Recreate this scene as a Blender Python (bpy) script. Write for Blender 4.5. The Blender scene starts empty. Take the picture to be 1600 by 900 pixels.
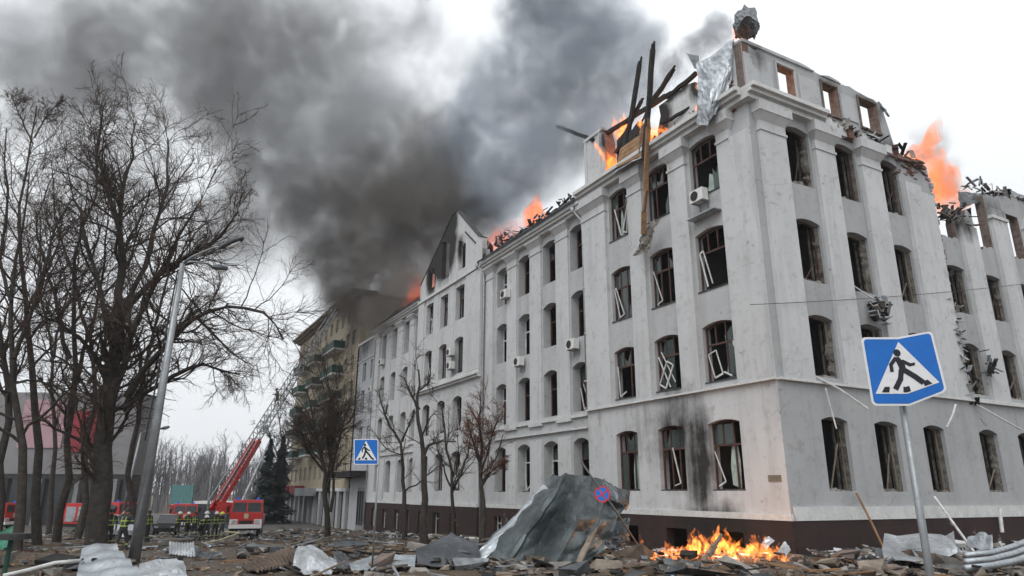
import bpy, bmesh, math, random
import numpy as np
from mathutils import Vector, Matrix

# ---------------------------------------------------------------- camera, sky, sun, exposure
scene = bpy.context.scene
COL = scene.collection
CAM_F, PITCH, ROLL, CAM_H = 1067.5, 0.2921, 0.0051, 2.4
_fw = np.array([0, math.cos(PITCH), math.sin(PITCH)])
_r = np.array([1.0, 0, 0])
_u = np.cross(_r, _fw)
_R = _r * math.cos(ROLL) + _u * math.sin(ROLL)
_U = -_r * math.sin(ROLL) + _u * math.cos(ROLL)
CAMP = np.array([0, 0, CAM_H])
cam_data = bpy.data.cameras.new('camera')
cam = bpy.data.objects.new('camera', cam_data)
COL.objects.link(cam)
cam_data.sensor_width = 36.0
cam_data.lens = 36.0 * CAM_F / 1600.0
cam_data.clip_start = 0.1
cam_data.clip_end = 4000
cam.matrix_world = Matrix(((_R[0], _U[0], -_fw[0], 0), (_R[1], _U[1], -_fw[1], 0), (_R[2], _U[2], -_fw[2], CAM_H), (0, 0, 0, 1)))
scene.camera = cam
scene.view_settings.view_transform = 'Standard'
scene.view_settings.look = 'None'
scene.view_settings.gamma = 1.0
scene.view_settings.exposure = 0.12
scene.view_settings.use_curve_mapping = False

SUN_EL, SUN_AZ = math.radians(52), math.radians(208)     # azimuth from +Y clockwise
world = bpy.data.worlds.new('World')
scene.world = world
world.use_nodes = True
wn, wl = world.node_tree.nodes, world.node_tree.links
wn.clear()
w_out = wn.new('ShaderNodeOutputWorld')
w_bg = wn.new('ShaderNodeBackground')
w_bg.inputs['Strength'].default_value = 0.12
w_sky = wn.new('ShaderNodeTexSky')
w_sky.sky_type = 'NISHITA'
w_sky.sun_disc = False
w_sky.sun_elevation = SUN_EL
w_sky.sun_rotation = SUN_AZ
w_sky.dust_density = 6.0
w_hsv = wn.new('ShaderNodeHueSaturation')
w_hsv.inputs['Saturation'].default_value = 0.2
wl.new(w_sky.outputs[0], w_hsv.inputs['Color'])
w_tc = wn.new('ShaderNodeTexCoord')
w_sep = wn.new('ShaderNodeSeparateXYZ')
wl.new(w_tc.outputs['Generated'], w_sep.inputs[0])
w_mr = wn.new('ShaderNodeMapRange')          # overcast cloud deck: brighter towards the zenith
w_mr.inputs['From Min'].default_value = 0.0
w_mr.inputs['From Max'].default_value = 1.0
w_mr.inputs['To Min'].default_value = 7.1
w_mr.inputs['To Max'].default_value = 11.5
wl.new(w_sep.outputs['Z'], w_mr.inputs['Value'])
w_noise = wn.new('ShaderNodeTexNoise')
w_noise.inputs['Scale'].default_value = 3.0
w_noise.inputs['Detail'].default_value = 5
wl.new(w_tc.outputs['Generated'], w_noise.inputs['Vector'])
w_nmr = wn.new('ShaderNodeMapRange')
w_nmr.inputs['To Min'].default_value = 0.93
w_nmr.inputs['To Max'].default_value = 1.07
wl.new(w_noise.outputs['Fac'], w_nmr.inputs['Value'])
w_mul = wn.new('ShaderNodeMath'); w_mul.operation = 'MULTIPLY'
wl.new(w_mr.outputs[0], w_mul.inputs[0]); wl.new(w_nmr.outputs[0], w_mul.inputs[1])
w_comb = wn.new('ShaderNodeVectorMath'); w_comb.operation = 'SCALE'
w_comb.inputs[0].default_value = (0.965, 1.0, 1.035)
wl.new(w_mul.outputs[0], w_comb.inputs['Scale'])
w_mix = wn.new('ShaderNodeMix'); w_mix.data_type = 'RGBA'
w_mix.inputs[0].default_value = 0.88
wl.new(w_hsv.outputs[0], w_mix.inputs[6]); wl.new(w_comb.outputs[0], w_mix.inputs[7])
wl.new(w_mix.outputs[2], w_bg.inputs['Color'])
wl.new(w_bg.outputs[0], w_out.inputs['Surface'])

sun_data = bpy.data.lights.new('sun', 'SUN')
sun_data.energy = 1.0
sun_data.angle = math.radians(35)
sun_data.color = (1.0, 0.975, 0.94)
sun = bpy.data.objects.new('sun', sun_data)
COL.objects.link(sun)
_sd = Vector((math.sin(SUN_AZ) * math.cos(SUN_EL), math.cos(SUN_AZ) * math.cos(SUN_EL), math.sin(SUN_EL)))
sun.rotation_euler = _sd.to_track_quat('Z', 'Y').to_euler()
sun.location = (0, 0, 60)

cy = scene.cycles
cy.use_denoising = True
cy.max_bounces = 5
cy.diffuse_bounces = 3
cy.glossy_bounces = 2
cy.transmission_bounces = 3
cy.transparent_max_bounces = 12
cy.volume_bounces = 1
cy.volume_step_rate = 1.0
cy.volume_max_steps = 128
cy.sample_clamp_indirect = 4.0
cy.use_adaptive_sampling = True
cy.adaptive_threshold = 0.02
cy.caustics_reflective = False
cy.caustics_refractive = False

# ---------------------------------------------------------------- geometry helpers
rng = np.random.default_rng(7)
random.seed(7)
YAW = 1.0715
K = np.array([11.947, 30.615, 0.0])                       # corner of the big building on the ground
ZV = np.array([0, 0, 1.0])


class Frame:
    def __init__(s, o, e, n, flip=False):
        s.o, s.e, s.n, s.flip = np.array(o, float), np.array(e, float), np.array(n, float), flip

    def P(s, u, n, z):
        return s.o + s.e * u + s.n * n + ZV * z


FL = Frame(K, (-math.cos(YAW), math.sin(YAW), 0), (-math.sin(YAW), -math.cos(YAW), 0))
FR = Frame(K, (math.sin(YAW), math.cos(YAW), 0), (math.cos(YAW), -math.sin(YAW), 0), True)
FW = Frame((0, 0, 0), (1, 0, 0), (0, 1, 0))


def gz(y):
    return -0.033 * float(np.clip(y - 28, 0, 60))


def ray(px, py):
    return _fw + _R * (px - 800) / CAM_F + _U * (450 - py) / CAM_F


def at(px, py, Y):
    d = ray(px, py)
    return CAMP + d * (Y / d[1])


def on_plane(F, px, py, off=0.0):
    d = ray(px, py)
    t = ((F.o + F.n * off - CAMP) @ F.n) / (d @ F.n)
    q = CAMP + d * t - F.o
    return float(q @ F.e), float(q[2])


def base(px, py, Y):
    """ground point seen in the direction of a pixel column at distance Y"""
    p = at(px, py, Y)
    return np.array([p[0], Y, gz(Y)])


class MB:
    def __init__(s):
        s.v, s.f, s.m = [], [], []

    def add(s, vs, fs, flip=False, mi=0):
        b = len(s.v)
        s.v.extend([tuple(map(float, p)) for p in vs])
        for f in fs:
            f = [b + i for i in f]
            s.f.append(f[::-1] if flip else f)
            s.m.append(mi)
        return s

    def box(s, F, u0, u1, n0, n1, z0, z1, mi=0):
        vs = [F.P(u, n, z) for z in (z0, z1) for n in (n0, n1) for u in (u0, u1)]
        fs = [(0, 2, 3, 1), (4, 5, 7, 6), (0, 1, 5, 4), (2, 6, 7, 3), (0, 4, 6, 2), (1, 3, 7, 5)]
        return s.add(vs, fs, F.flip, mi)

    def frustum(s, F, a, b, z0, z1, mi=0):
        """a, b: (u0,u1,n0,n1) bottom and top"""
        vs = [F.P(u, n, z) for (q, z) in ((a, z0), (b, z1)) for n in (q[2], q[3]) for u in (q[0], q[1])]
        fs = [(0, 2, 3, 1), (4, 5, 7, 6), (0, 1, 5, 4), (2, 6, 7, 3), (0, 4, 6, 2), (1, 3, 7, 5)]
        return s.add(vs, fs, F.flip, mi)

    def prism(s, F, pts, n0, n1, mi=0, side=None):
        """polygon pts (u,z), extruded between n0 (back) and n1 (front)"""
        k = len(pts)
        vs = [F.P(u, n0, z) for u, z in pts] + [F.P(u, n1, z) for u, z in pts]
        s.add(vs, [list(range(k)), list(range(2 * k - 1, k - 1, -1))], F.flip, mi)
        s.add(vs, [(i, i + k, (i + 1) % k + k, (i + 1) % k) for i in range(k)], F.flip, mi if side is None else side)
        return s

    def tube(s, pts, rad, sides=6, cap=True, mi=0):
        pts = np.array(pts, float)
        rad = np.broadcast_to(np.array(rad, float), (len(pts),))
        vs = []
        ref = None
        for i, p in enumerate(pts):
            t = pts[min(i + 1, len(pts) - 1)] - pts[max(i - 1, 0)]
            t = t / (np.linalg.norm(t) + 1e-9)
            if ref is None:
                ref = np.cross(t, [0.31, 0.17, 0.93] if abs(t[2]) < .9 else [1, 0.1, 0])
            x = ref - t * (ref @ t)
            x /= np.linalg.norm(x) + 1e-9
            ref = x
            y = np.cross(t, x)
            for k in range(sides):
                a = 2 * math.pi * k / sides
                vs.append(p + rad[i] * (x * math.cos(a) + y * math.sin(a)))
        fs = []
        for i in range(len(pts) - 1):
            for k in range(sides):
                k2 = (k + 1) % sides
                fs.append((i * sides + k, i * sides + k2, (i + 1) * sides + k2, (i + 1) * sides + k))
        if cap:
            fs.append(tuple(range(sides - 1, -1, -1)))
            fs.append(tuple(range((len(pts) - 1) * sides, len(pts) * sides)))
        return s.add(vs, fs, mi=mi)

    def bar(s, a, b, w, h, up=(0, 0, 1), mi=0):
        """rectangular bar between two points"""
        a, b = np.array(a, float), np.array(b, float)
        t = (b - a) / np.linalg.norm(b - a)
        x = np.cross(t, up)
        if np.linalg.norm(x) < 1e-3:
            x = np.cross(t, [1, 0, 0])
        x /= np.linalg.norm(x)
        y = np.cross(x, t)
        vs = [c + x * sx * w / 2 + y * sy * h / 2 for c in (a, b) for sx, sy in ((-1, -1), (1, -1), (1, 1), (-1, 1))]
        return s.add(vs, [(3, 2, 1, 0), (4, 5, 6, 7), (0, 1, 5, 4), (1, 2, 6, 5), (2, 3, 7, 6), (3, 0, 4, 7)], mi=mi)

    def build(s, name, mat, parent=None, origin=None, smooth=False):
        me = bpy.data.meshes.new(name)
        o = bpy.data.objects.new(name, me)
        V = np.array(s.v, float)
        if parent is not None:
            org = np.array(parent['_o'])
        elif origin is not None:
            org = np.array(origin, float)
        else:
            org = np.array([V[:, 0].mean(), V[:, 1].mean(), V[:, 2].min()])
        me.from_pydata([tuple(p) for p in (V - org)], [], s.f)
        mats = mat if isinstance(mat, (list, tuple)) else [mat]
        for m in mats:
            me.materials.append(M[m] if isinstance(m, str) else m)
        if len(mats) > 1:
            me.polygons.foreach_set('material_index', s.m)
        if smooth:
            me.polygons.foreach_set('use_smooth', [True] * len(me.polygons))
        me.update()
        COL.objects.link(o)
        if parent is not None:
            o.parent = parent
        else:
            o.location = org
        o['_o'] = [float(x) for x in org]
        return o


def fast_mesh(name, V, Fq, mat, parent=None, origin=None, smooth=False):
    """V (n,3), Fq (m,k) arrays"""
    me = bpy.data.meshes.new(name)
    o = bpy.data.objects.new(name, me)
    V = np.asarray(V, np.float32)
    org = np.array(parent['_o']) if parent is not None else (np.array(origin, float) if origin is not None else np.array([V[:, 0].mean(), V[:, 1].mean(), V[:, 2].min()]))
    n, (m, k) = len(V), Fq.shape
    me.vertices.add(n)
    me.vertices.foreach_set('co', (V - org.astype(np.float32)).ravel())
    me.loops.add(m * k)
    me.loops.foreach_set('vertex_index', Fq.astype(np.int32).ravel())
    me.polygons.add(m)
    me.polygons.foreach_set('loop_start', np.arange(0, m * k, k, dtype=np.int32))
    me.polygons.foreach_set('loop_total', np.full(m, k, np.int32))
    me.polygons.foreach_set('use_smooth', np.full(m, smooth, bool))
    me.update(calc_edges=True)
    me.materials.append(M[mat])
    COL.objects.link(o)
    if parent is not None:
        o.parent = parent
    else:
        o.location = org
    o['_o'] = [float(x) for x in org]
    return o


def empty(name, loc):
    o = bpy.data.objects.new(name, None)
    COL.objects.link(o)
    o.location = tuple(loc)
    o['_o'] = [float(x) for x in loc]
    return o


def tag(o, label, cat, group=None, kind='thing'):
    o['label'] = label
    o['category'] = cat
    if group:
        o['group'] = group
    if kind:
        o['kind'] = kind
    return o


def copy_tree(o, parent=None):
    c = o.copy()
    COL.objects.link(c)
    c.parent = parent
    for ch in list(o.children):
        copy_tree(ch, c)
    return c


# ---------------------------------------------------------------- materials
M = {}


def newmat(name):
    m = bpy.data.materials.new(name)
    m.use_nodes = True
    nt = m.node_tree
    bs = nt.nodes['Principled BSDF']
    M[name] = m
    return m, nt, bs


def N(nt, t, **k):
    n = nt.nodes.new('ShaderNode' + t)
    for a, b in k.items():
        setattr(n, a, b)
    return n


def noise(nt, vec, scale, detail=4, rough=.55, dist=0.0):
    n = N(nt, 'TexNoise')
    n.inputs['Scale'].default_value = scale
    n.inputs['Detail'].default_value = detail
    n.inputs['Roughness'].default_value = rough
    n.inputs['Distortion'].default_value = dist
    nt.links.new(vec, n.inputs['Vector'])
    return n.outputs['Fac']


def math_(nt, op, a, b=None, c=None, clamp=False):
    n = N(nt, 'Math', operation=op, use_clamp=clamp)
    for i, x in enumerate((a, b, c)):
        if x is None:
            continue
        if isinstance(x, (int, float)):
            n.inputs[i].default_value = x
        else:
            nt.links.new(x, n.inputs[i])
    return n.outputs[0]


def maprange(nt, v, a, b, c=0.0, d=1.0, smooth=False):
    n = N(nt, 'MapRange')
    if smooth:
        n.interpolation_type = 'SMOOTHSTEP'
    nt.links.new(v, n.inputs['Value'])
    for k, x in zip(('From Min', 'From Max', 'To Min', 'To Max'), (a, b, c, d)):
        n.inputs[k].default_value = x
    return n.outputs[0]


def mixc(nt, f, a, b):
    n = N(nt, 'Mix', data_type='RGBA')
    for i, x in ((0, f), (6, a), (7, b)):
        if isinstance(x, (int, float)):
            n.inputs[i].default_value = x
        elif isinstance(x, tuple):
            n.inputs[i].default_value = (*x, 1) if len(x) == 3 else x
        else:
            nt.links.new(x, n.inputs[i])
    return n.outputs[2]


def ramp(nt, v, stops):
    n = N(nt, 'ValToRGB')
    nt.links.new(v, n.inputs[0])
    el = n.color_ramp.elements
    while len(el) > 1:
        el.remove(el[-1])
    el[0].position, el[0].color = stops[0][0], (*stops[0][1], 1)
    for p, c in stops[1:]:
        e = el.new(p)
        e.color = (*c, 1)
    return n.outputs[0]


def bump(nt, bs, h, strength=.3, dist=.02):
    n = N(nt, 'Bump')
    n.inputs['Strength'].default_value = strength
    n.inputs['Distance'].default_value = dist
    nt.links.new(h, n.inputs['Height'])
    nt.links.new(n.outputs[0], bs.inputs['Normal'])


def wpos(nt):
    return N(nt, 'NewGeometry').outputs['Position']


def vscale(nt, v, s):
    n = N(nt, 'Mapping')
    nt.links.new(v, n.inputs['Vector'])
    n.inputs['Scale'].default_value = s
    return n.outputs[0]


def soot_mask(nt, pos, blobs):
    """soft stains of soot at fixed places of the facade"""
    total = None
    for c, r, wgt in blobs:
        s = N(nt, 'VectorMath', operation='SUBTRACT')
        nt.links.new(pos, s.inputs[0])
        s.inputs[1].default_value = tuple(c)
        d = N(nt, 'VectorMath', operation='MULTIPLY')
        nt.links.new(s.outputs[0], d.inputs[0])
        d.inputs[1].default_value = tuple(1 / x for x in r)
        l = N(nt, 'VectorMath', operation='LENGTH')
        nt.links.new(d.outputs[0], l.inputs[0])
        m = maprange(nt, l.outputs['Value'], 0.1, 1.0, wgt, 0.0, True)
        total = m if total is None else math_(nt, 'MAXIMUM', total, m)
    return total


SOOT = []


def plaster(name, col, dirt, soot=True, rough=.9):
    m, nt, bs = newmat(name)
    p = wpos(nt)
    big = noise(nt, p, .35, 5, .6)
    mid = noise(nt, p, 2.2, 5, .65)
    fine = noise(nt, p, 14, 4, .6)
    streak = noise(nt, vscale(nt, p, (1.5, 1.5, .14)), 1.0, 6, .62)
    c = mixc(nt, maprange(nt, big, .35, .7), col, tuple(x * .88 for x in col))
    c = mixc(nt, math_(nt, 'MULTIPLY', maprange(nt, streak, .5, .76), .5), c, dirt)
    c = mixc(nt, math_(nt, 'MULTIPLY', maprange(nt, mid, .54, .72), .55), c, dirt)
    c = mixc(nt, math_(nt, 'MULTIPLY', maprange(nt, fine, .6, .8), .35), c, tuple(x * .6 for x in col))
    # hairline cracks
    v = N(nt, 'TexVoronoi', feature='DISTANCE_TO_EDGE')
    wv = N(nt, 'VectorMath', operation='ADD')
    nt.links.new(p, wv.inputs[0])
    wn_ = N(nt, 'TexNoise'); wn_.inputs['Scale'].default_value = .9; wn_.inputs['Detail'].default_value = 4
    nt.links.new(p, wn_.inputs['Vector'])
    nt.links.new(wn_.outputs['Color'], wv.inputs[1])
    nt.links.new(wv.outputs[0], v.inputs['Vector'])
    v.inputs['Scale'].default_value = .42
    crack = math_(nt, 'MULTIPLY', maprange(nt, v.outputs['Distance'], 0.0, .006, 1.0, 0.0), maprange(nt, big, .5, .62))
    c = mixc(nt, math_(nt, 'MULTIPLY', crack, .6), c, (.09, .085, .08))
    # shrapnel pits and chipped spots
    pv_ = N(nt, 'TexVoronoi'); pv_.inputs['Scale'].default_value = .95
    nt.links.new(p, pv_.inputs['Vector'])
    pit = math_(nt, 'MULTIPLY', maprange(nt, math_(nt, 'ADD', pv_.outputs['Distance'], math_(nt, 'MULTIPLY', fine, .12)), .10, .15, 1, 0), maprange(nt, noise(nt, p, .25, 3), .47, .56))
    c = mixc(nt, math_(nt, 'MULTIPLY', pit, .75), c, tuple(x * .42 for x in col))
    chip = maprange(nt, noise(nt, p, .6, 8, .72), .635, .65)
    c = mixc(nt, math_(nt, 'MULTIPLY', chip, .55), c, (.30, .27, .24))
    if soot and SOOT:
        sm = soot_mask(nt, p, SOOT)
        sn = math_(nt, 'ADD', sm, math_(nt, 'ADD', math_(nt, 'MULTIPLY', math_(nt, 'SUBTRACT', noise(nt, p, 1.0, 7, .65), .5), 1.0), math_(nt, 'MULTIPLY', math_(nt, 'SUBTRACT', noise(nt, vscale(nt, p, (2.4, 2.4, .25)), 1.0, 5, .6), .5), 1.1)))
        sm2 = math_(nt, 'MULTIPLY', math_(nt, 'MULTIPLY', maprange(nt, sn, .1, 1.05), maprange(nt, sm, 0.0, .2)), .97)
        c = mixc(nt, sm2, c, (.025, .023, .022))
    nt.links.new(c, bs.inputs['Base Color'])
    bs.inputs['Roughness'].default_value = rough
    bs.inputs['Specular IOR Level'].default_value = .15
    bump(nt, bs, math_(nt, 'ADD', fine, math_(nt, 'MULTIPLY', mid, 2.0)), .35, .02)
    return m


def simple(name, col, rough=.7, metal=0.0, var=.25, scale=3.0, bumps=.2, dirt=None, dirt_amt=.5, spec=.3):
    m, nt, bs = newmat(name)
    tc = N(nt, 'TexCoord').outputs['Object']
    a = noise(nt, tc, scale, 5, .6)
    b = noise(nt, tc, scale * 5.3, 4, .6)
    c = mixc(nt, maprange(nt, a, .3, .7), tuple(x * (1 - var) for x in col), tuple(min(1, x * (1 + var)) for x in col))
    if dirt:
        c = mixc(nt, math_(nt, 'MULTIPLY', maprange(nt, b, .5, .72), dirt_amt), c, dirt)
    nt.links.new(c, bs.inputs['Base Color'])
    nt.links.new(maprange(nt, b, .3, .7, max(0, rough - .1), min(1, rough + .1)), bs.inputs['Roughness'])
    bs.inputs['Metallic'].default_value = metal
    bs.inputs['Specular IOR Level'].default_value = spec
    if bumps:
        bump(nt, bs, b, bumps, .01)
    return m


# soot stains: above the ground fire, round the burnt gable, at the attic
def fl(u, z, n=0.1):
    return FL.P(u, n, z)


SOOT += [(fl(5.2, 4.2), (1.3, 1.9, 5.0), 1.15), (fl(6.8, 5.4), (2.2, 3.2, 4.2), .95), (fl(4.6, 1.0), (3.2, 4.4, 1.7), 1.2), (fl(9.5, 5.5), (2.4, 2.8, 3.4), .35),
         (fl(38.2, 25.4, .45), (3.0, 5.0, 4.4), 2.8), (fl(41.3, 23.8, .45), (1.6, 2.4, 3.2), 2.2), (fl(34.4, 24.6, .45), (1.0, 1.6, 2.0), 1.1), (fl(36.6, 27.6, .45), (1.6, 2.8, 2.4), 2.2),
         (fl(6.6, 23.8), (1.3, 1.8, 2.2), 1.9), (fl(9.6, 23.8), (2.0, 2.6, 2.6), 2.2), (fl(12.0, 25.4), (.8, 1.0, 1.8), 1.3), (fl(3.4, 24.6), (.8, 1.0, 1.8), 1.5), (fl(5, 25.2), (2.2, 2.8, 1.0), 1.5), (FR.P(12.2, .1, 21.9), (3.0, 2.4, 1.5), .8), (FR.P(6.8, .0, 24.6), (1.8, 1.4, 1.1), .7), (FR.P(10.3, .0, 24.3), (2.0, 1.5, 1.5), .9), (FR.P(18, .0, 18.4), (2.4, 2.0, 1.6), .9), (FR.P(22, .0, 20.4), (2.4, 2.0, 1.8), .7), (FR.P(1.2, .0, 24.6), (1.0, 1.0, 1.4), .6), (fl(22, 21.6), (6, 8, .7), .7),
         (fl(66, 21), (4, 5, 3), .8), (fl(72, 24), (5, 6, 6), .8), (fl(61, 21.6), (2, 2, 1.6), .7)]
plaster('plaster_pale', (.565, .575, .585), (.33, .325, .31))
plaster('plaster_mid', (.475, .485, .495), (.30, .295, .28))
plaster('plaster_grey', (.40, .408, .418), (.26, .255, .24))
plaster('plaster_yellow', (.42, .37, .275), (.29, .25, .18))
plaster('plaster_annex', (.45, .465, .49), (.3, .3, .3))
plaster('plinth_maroon', (.05, .033, .031), (.026, .023, .022))
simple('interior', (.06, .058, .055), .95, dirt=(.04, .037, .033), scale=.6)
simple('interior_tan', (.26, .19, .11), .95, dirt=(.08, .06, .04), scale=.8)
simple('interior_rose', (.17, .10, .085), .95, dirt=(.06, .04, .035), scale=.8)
simple('brick_red', (.17, .10, .08), .95, var=.45, scale=5, dirt=(.12, .09, .08), bumps=.8)
simple('brick_dull', (.15, .115, .10), .95, var=.5, scale=4, dirt=(.25, .23, .21), bumps=.8)
simple('rubble_mat', (.24, .225, .205), .95, var=.45, scale=1.3, dirt=(.15, .13, .11), bumps=.6)
simple('insulation', (.13, .12, .105), .95, var=.7, scale=2.5, dirt=(.04, .035, .028), dirt_amt=.95, bumps=1.0)
simple('frame_brown', (.075, .04, .033), .6, var=.4)
simple('white_frame', (.58, .58, .57), .5, var=.25, dirt=(.35, .33, .3))
simple('zinc', (.40, .43, .455), .5, .75, var=.3, scale=1.2, dirt=(.20, .20, .20), dirt_amt=.6)
simple('zinc_dark', (.12, .13, .14), .42, .75, var=.45, scale=.7, dirt=(.04, .04, .04), dirt_amt=.6, bumps=.08)
simple('zinc_bright', (.56, .585, .61), .45, .8, var=.35, scale=.9, dirt=(.22, .21, .2), dirt_amt=.7)
simple('rust_sheet', (.12, .09, .07), .75, .3, var=.5, scale=1.5, dirt=(.05, .04, .035))
simple('slate_green', (.13, .15, .155), .42, .75, var=.5, scale=.45, dirt=(.05, .055, .055), dirt_amt=.5, bumps=.05)
simple('galv', (.27, .285, .295), .45, .7, var=.2, scale=2.5, dirt=(.22, .22, .22))
simple('drain', (.36, .375, .39), .5, .5, var=.2, scale=1.0)
simple('charred', (.018, .0165, .016), .9, var=.5, scale=3, dirt=(.055, .05, .047), dirt_amt=.6, bumps=.8)
simple('wood', (.25, .145, .075), .8, var=.35, scale=2.0, dirt=(.13, .075, .04), bumps=.4)
simple('wood_grey', (.21, .175, .14), .85, var=.35, scale=2.0, dirt=(.12, .10, .08), bumps=.4)
simple('bark', (.042, .036, .031), .95, var=.5, scale=4.0, dirt=(.07, .068, .058), dirt_amt=.55, bumps=1.0)
simple('bark_grey', (.085, .078, .07), .95, var=.4, scale=2.5, dirt=(.05, .045, .04), bumps=1.0)
simple('twig', (.062, .044, .035), .95, var=.3, bumps=0)
simple('twig_rust', (.11, .05, .03), .95, var=.4, bumps=0)
simple('spruce', (.03, .045, .042), .95, var=.4, bumps=0)
simple('hazed_far_twig', (.16, .158, .168), .95, var=.25, scale=.2, bumps=0)  # paler and bluer than near twigs: the haze of distance is put into the colour
simple('ac_white', (.68, .68, .66), .5, var=.08, dirt=(.4, .39, .36))
simple('black', (.02, .02, .02), .6, var=.3)
simple('rubber', (.025, .025, .026), .85, var=.3)
simple('fire_red', (.50, .022, .02), .35, var=.12, dirt=(.22, .03, .025), spec=.5)
simple('white_paint', (.72, .72, .71), .45, var=.06, dirt=(.45, .44, .42))
simple('chrome', (.6, .6, .62), .3, .9, var=.1)
simple('car_dark', (.018, .02, .023), .25, .2, var=.2, spec=.6)
simple('car_silver', (.42, .44, .46), .3, .6, var=.1)
simple('sign_blue', (.012, .145, .52), .4, var=.08, dirt=(.04, .1, .3), dirt_amt=.3)
simple('sign_white', (.74, .75, .76), .45, var=.04, dirt=(.5, .5, .5), dirt_amt=.3)
simple('sign_black', (.018, .02, .03), .5, var=.1)
simple('sign_red', (.5, .03, .03), .45, var=.1)
simple('balcony_green', (.025, .075, .06), .7, var=.25, scale=1.5)
simple('roof_dark', (.06, .06, .062), .8, .2, var=.5, scale=.6, dirt=(.22, .22, .22))
simple('stone_trim', (.58, .585, .58), .9, var=.12, scale=1.5, dirt=(.33, .32, .3), bumps=.3)
simple('pink_panel', (.42, .27, .30), .6, var=.15, scale=.3)
simple('red_panel', (.28, .035, .05), .6, var=.15, scale=.5)
simple('far_wall', (.23, .225, .23), .85, var=.15, scale=.2)
simple('teal_panel', (.10, .22, .22), .6, var=.2)
simple('hose', (.5, .45, .3), .8, var=.2)
simple('navy_cloth', (.018, .021, .026), .9, var=.3, scale=6, bumps=.3)
simple('lime_band', (.50, .62, .06), .6, var=.15, scale=8)
simple('helmet_white', (.62, .62, .58), .4, var=.1)
simple('skin', (.45, .27, .2), .6, var=.1, bumps=0)
simple('far_glass', (.03, .035, .04), .15, var=.3, spec=.6)
simple('curtain', (.36, .44, .40), .95, var=.3, scale=2.0, dirt=(.12, .12, .11))
simple('green_fabric', (.05, .20, .13), .8, var=.3)

m, nt, bs = newmat('glass')
bs.inputs['Base Color'].default_value = (.05, .075, .07, 1)
bs.inputs['Roughness'].default_value = .08
bs.inputs['Alpha'].default_value = .72
bs.inputs['Specular IOR Level'].default_value = .7

m, nt, bs = newmat('blue_beacon')
bs.inputs['Base Color'].default_value = (.02, .05, .5, 1)
bs.inputs['Emission Color'].default_value = (.1, .2, 1, 1)
bs.inputs['Emission Strength'].default_value = .25

# ground: trodden earth, dead leaves, plaster dust, wet patches
m, nt, bs = newmat('ground')
p = wpos(nt)
a = noise(nt, p, .11, 6, .62)
b = noise(nt, p, .9, 6, .65)
c_ = noise(nt, p, 5.5, 6, .7)
e = noise(nt, p, 26, 4, .7)
col = mixc(nt, maprange(nt, b, .35, .68), (.075, .056, .040), (.155, .115, .078))
col = mixc(nt, maprange(nt, c_, .52, .66), col, (.20, .125, .062))
col = mixc(nt, math_(nt, 'MULTIPLY', maprange(nt, a, .47, .6), .8), col, (.145, .14, .132))
col = mixc(nt, math_(nt, 'MULTIPLY', maprange(nt, e, .58, .66), .75), col, (.34, .32, .29))
col = mixc(nt, math_(nt, 'MULTIPLY', maprange(nt, e, .42, .34), .8), col, (.03, .026, .022))
nt.links.new(col, bs.inputs['Base Color'])
bs.inputs['Roughness'].default_value = .95
bs.inputs['Specular IOR Level'].default_value = .15
bump(nt, bs, math_(nt, 'ADD', e, math_(nt, 'MULTIPLY', c_, 3.0)), .9, .06)

m, nt, bs = newmat('asphalt')
p = wpos(nt)
b = noise(nt, p, .6, 6, .65)
e = noise(nt, p, 9, 5, .7)
col = mixc(nt, maprange(nt, b, .3, .7), (.05, .05, .05), (.10, .098, .095))
col = mixc(nt, math_(nt, 'MULTIPLY', maprange(nt, e, .58, .68), .6), col, (.22, .20, .18))
nt.links.new(col, bs.inputs['Base Color'])
bs.inputs['Roughness'].default_value = .85


def volume_mat(name):
    m = bpy.data.materials.new(name)
    m.use_nodes = True
    nt = m.node_tree
    nt.nodes.clear()
    out = N(nt, 'OutputMaterial')
    M[name] = m
    return m, nt, out


def flame_mat(name, strength, col, scale, thr=(.38, .62), soot=0.0):
    m, nt, out = volume_mat(name)
    em = N(nt, 'Emission')
    p = vscale(nt, wpos(nt), (1, 1, .55))
    n = noise(nt, p, scale, 4, .6, .8)
    s = math_(nt, 'MULTIPLY', math_(nt, 'POWER', maprange(nt, n, thr[0], thr[1]), 1.6), strength)
    em.inputs['Color'].default_value = (*col, 1)
    nt.links.new(s, em.inputs['Strength'])
    if soot:      # sooty gas in the flame: it also takes light away
        ab = N(nt, 'VolumeAbsorption'); ab.inputs['Color'].default_value = (.35, .12, .06, 1)
        nt.links.new(math_(nt, 'MULTIPLY', maprange(nt, n, thr[0] - .08, thr[1] - .1), soot * 2.5), ab.inputs['Density'])
        ad = N(nt, 'AddShader'); nt.links.new(em.outputs[0], ad.inputs[0]); nt.links.new(ab.outputs[0], ad.inputs[1])
        nt.links.new(ad.outputs[0], out.inputs['Volume'])
    else:
        nt.links.new(em.outputs[0], out.inputs['Volume'])
    m.cycles.volume_step_rate = .6
    return m


flame_mat('flame_hot', 34.0, (1.0, .25, .042), 4.2, (.47, .76))
flame_mat('flame_attic', 9.0, (1.0, .27, .05), 1.9, (.40, .70), .5)
flame_mat('flame_far', 1.9, (1.0, .26, .055), .8, (.37, .74), .35)
flame_mat('flame_glow', .30, (1.0, .17, .07), .35, (.30, .75), .08)

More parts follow.
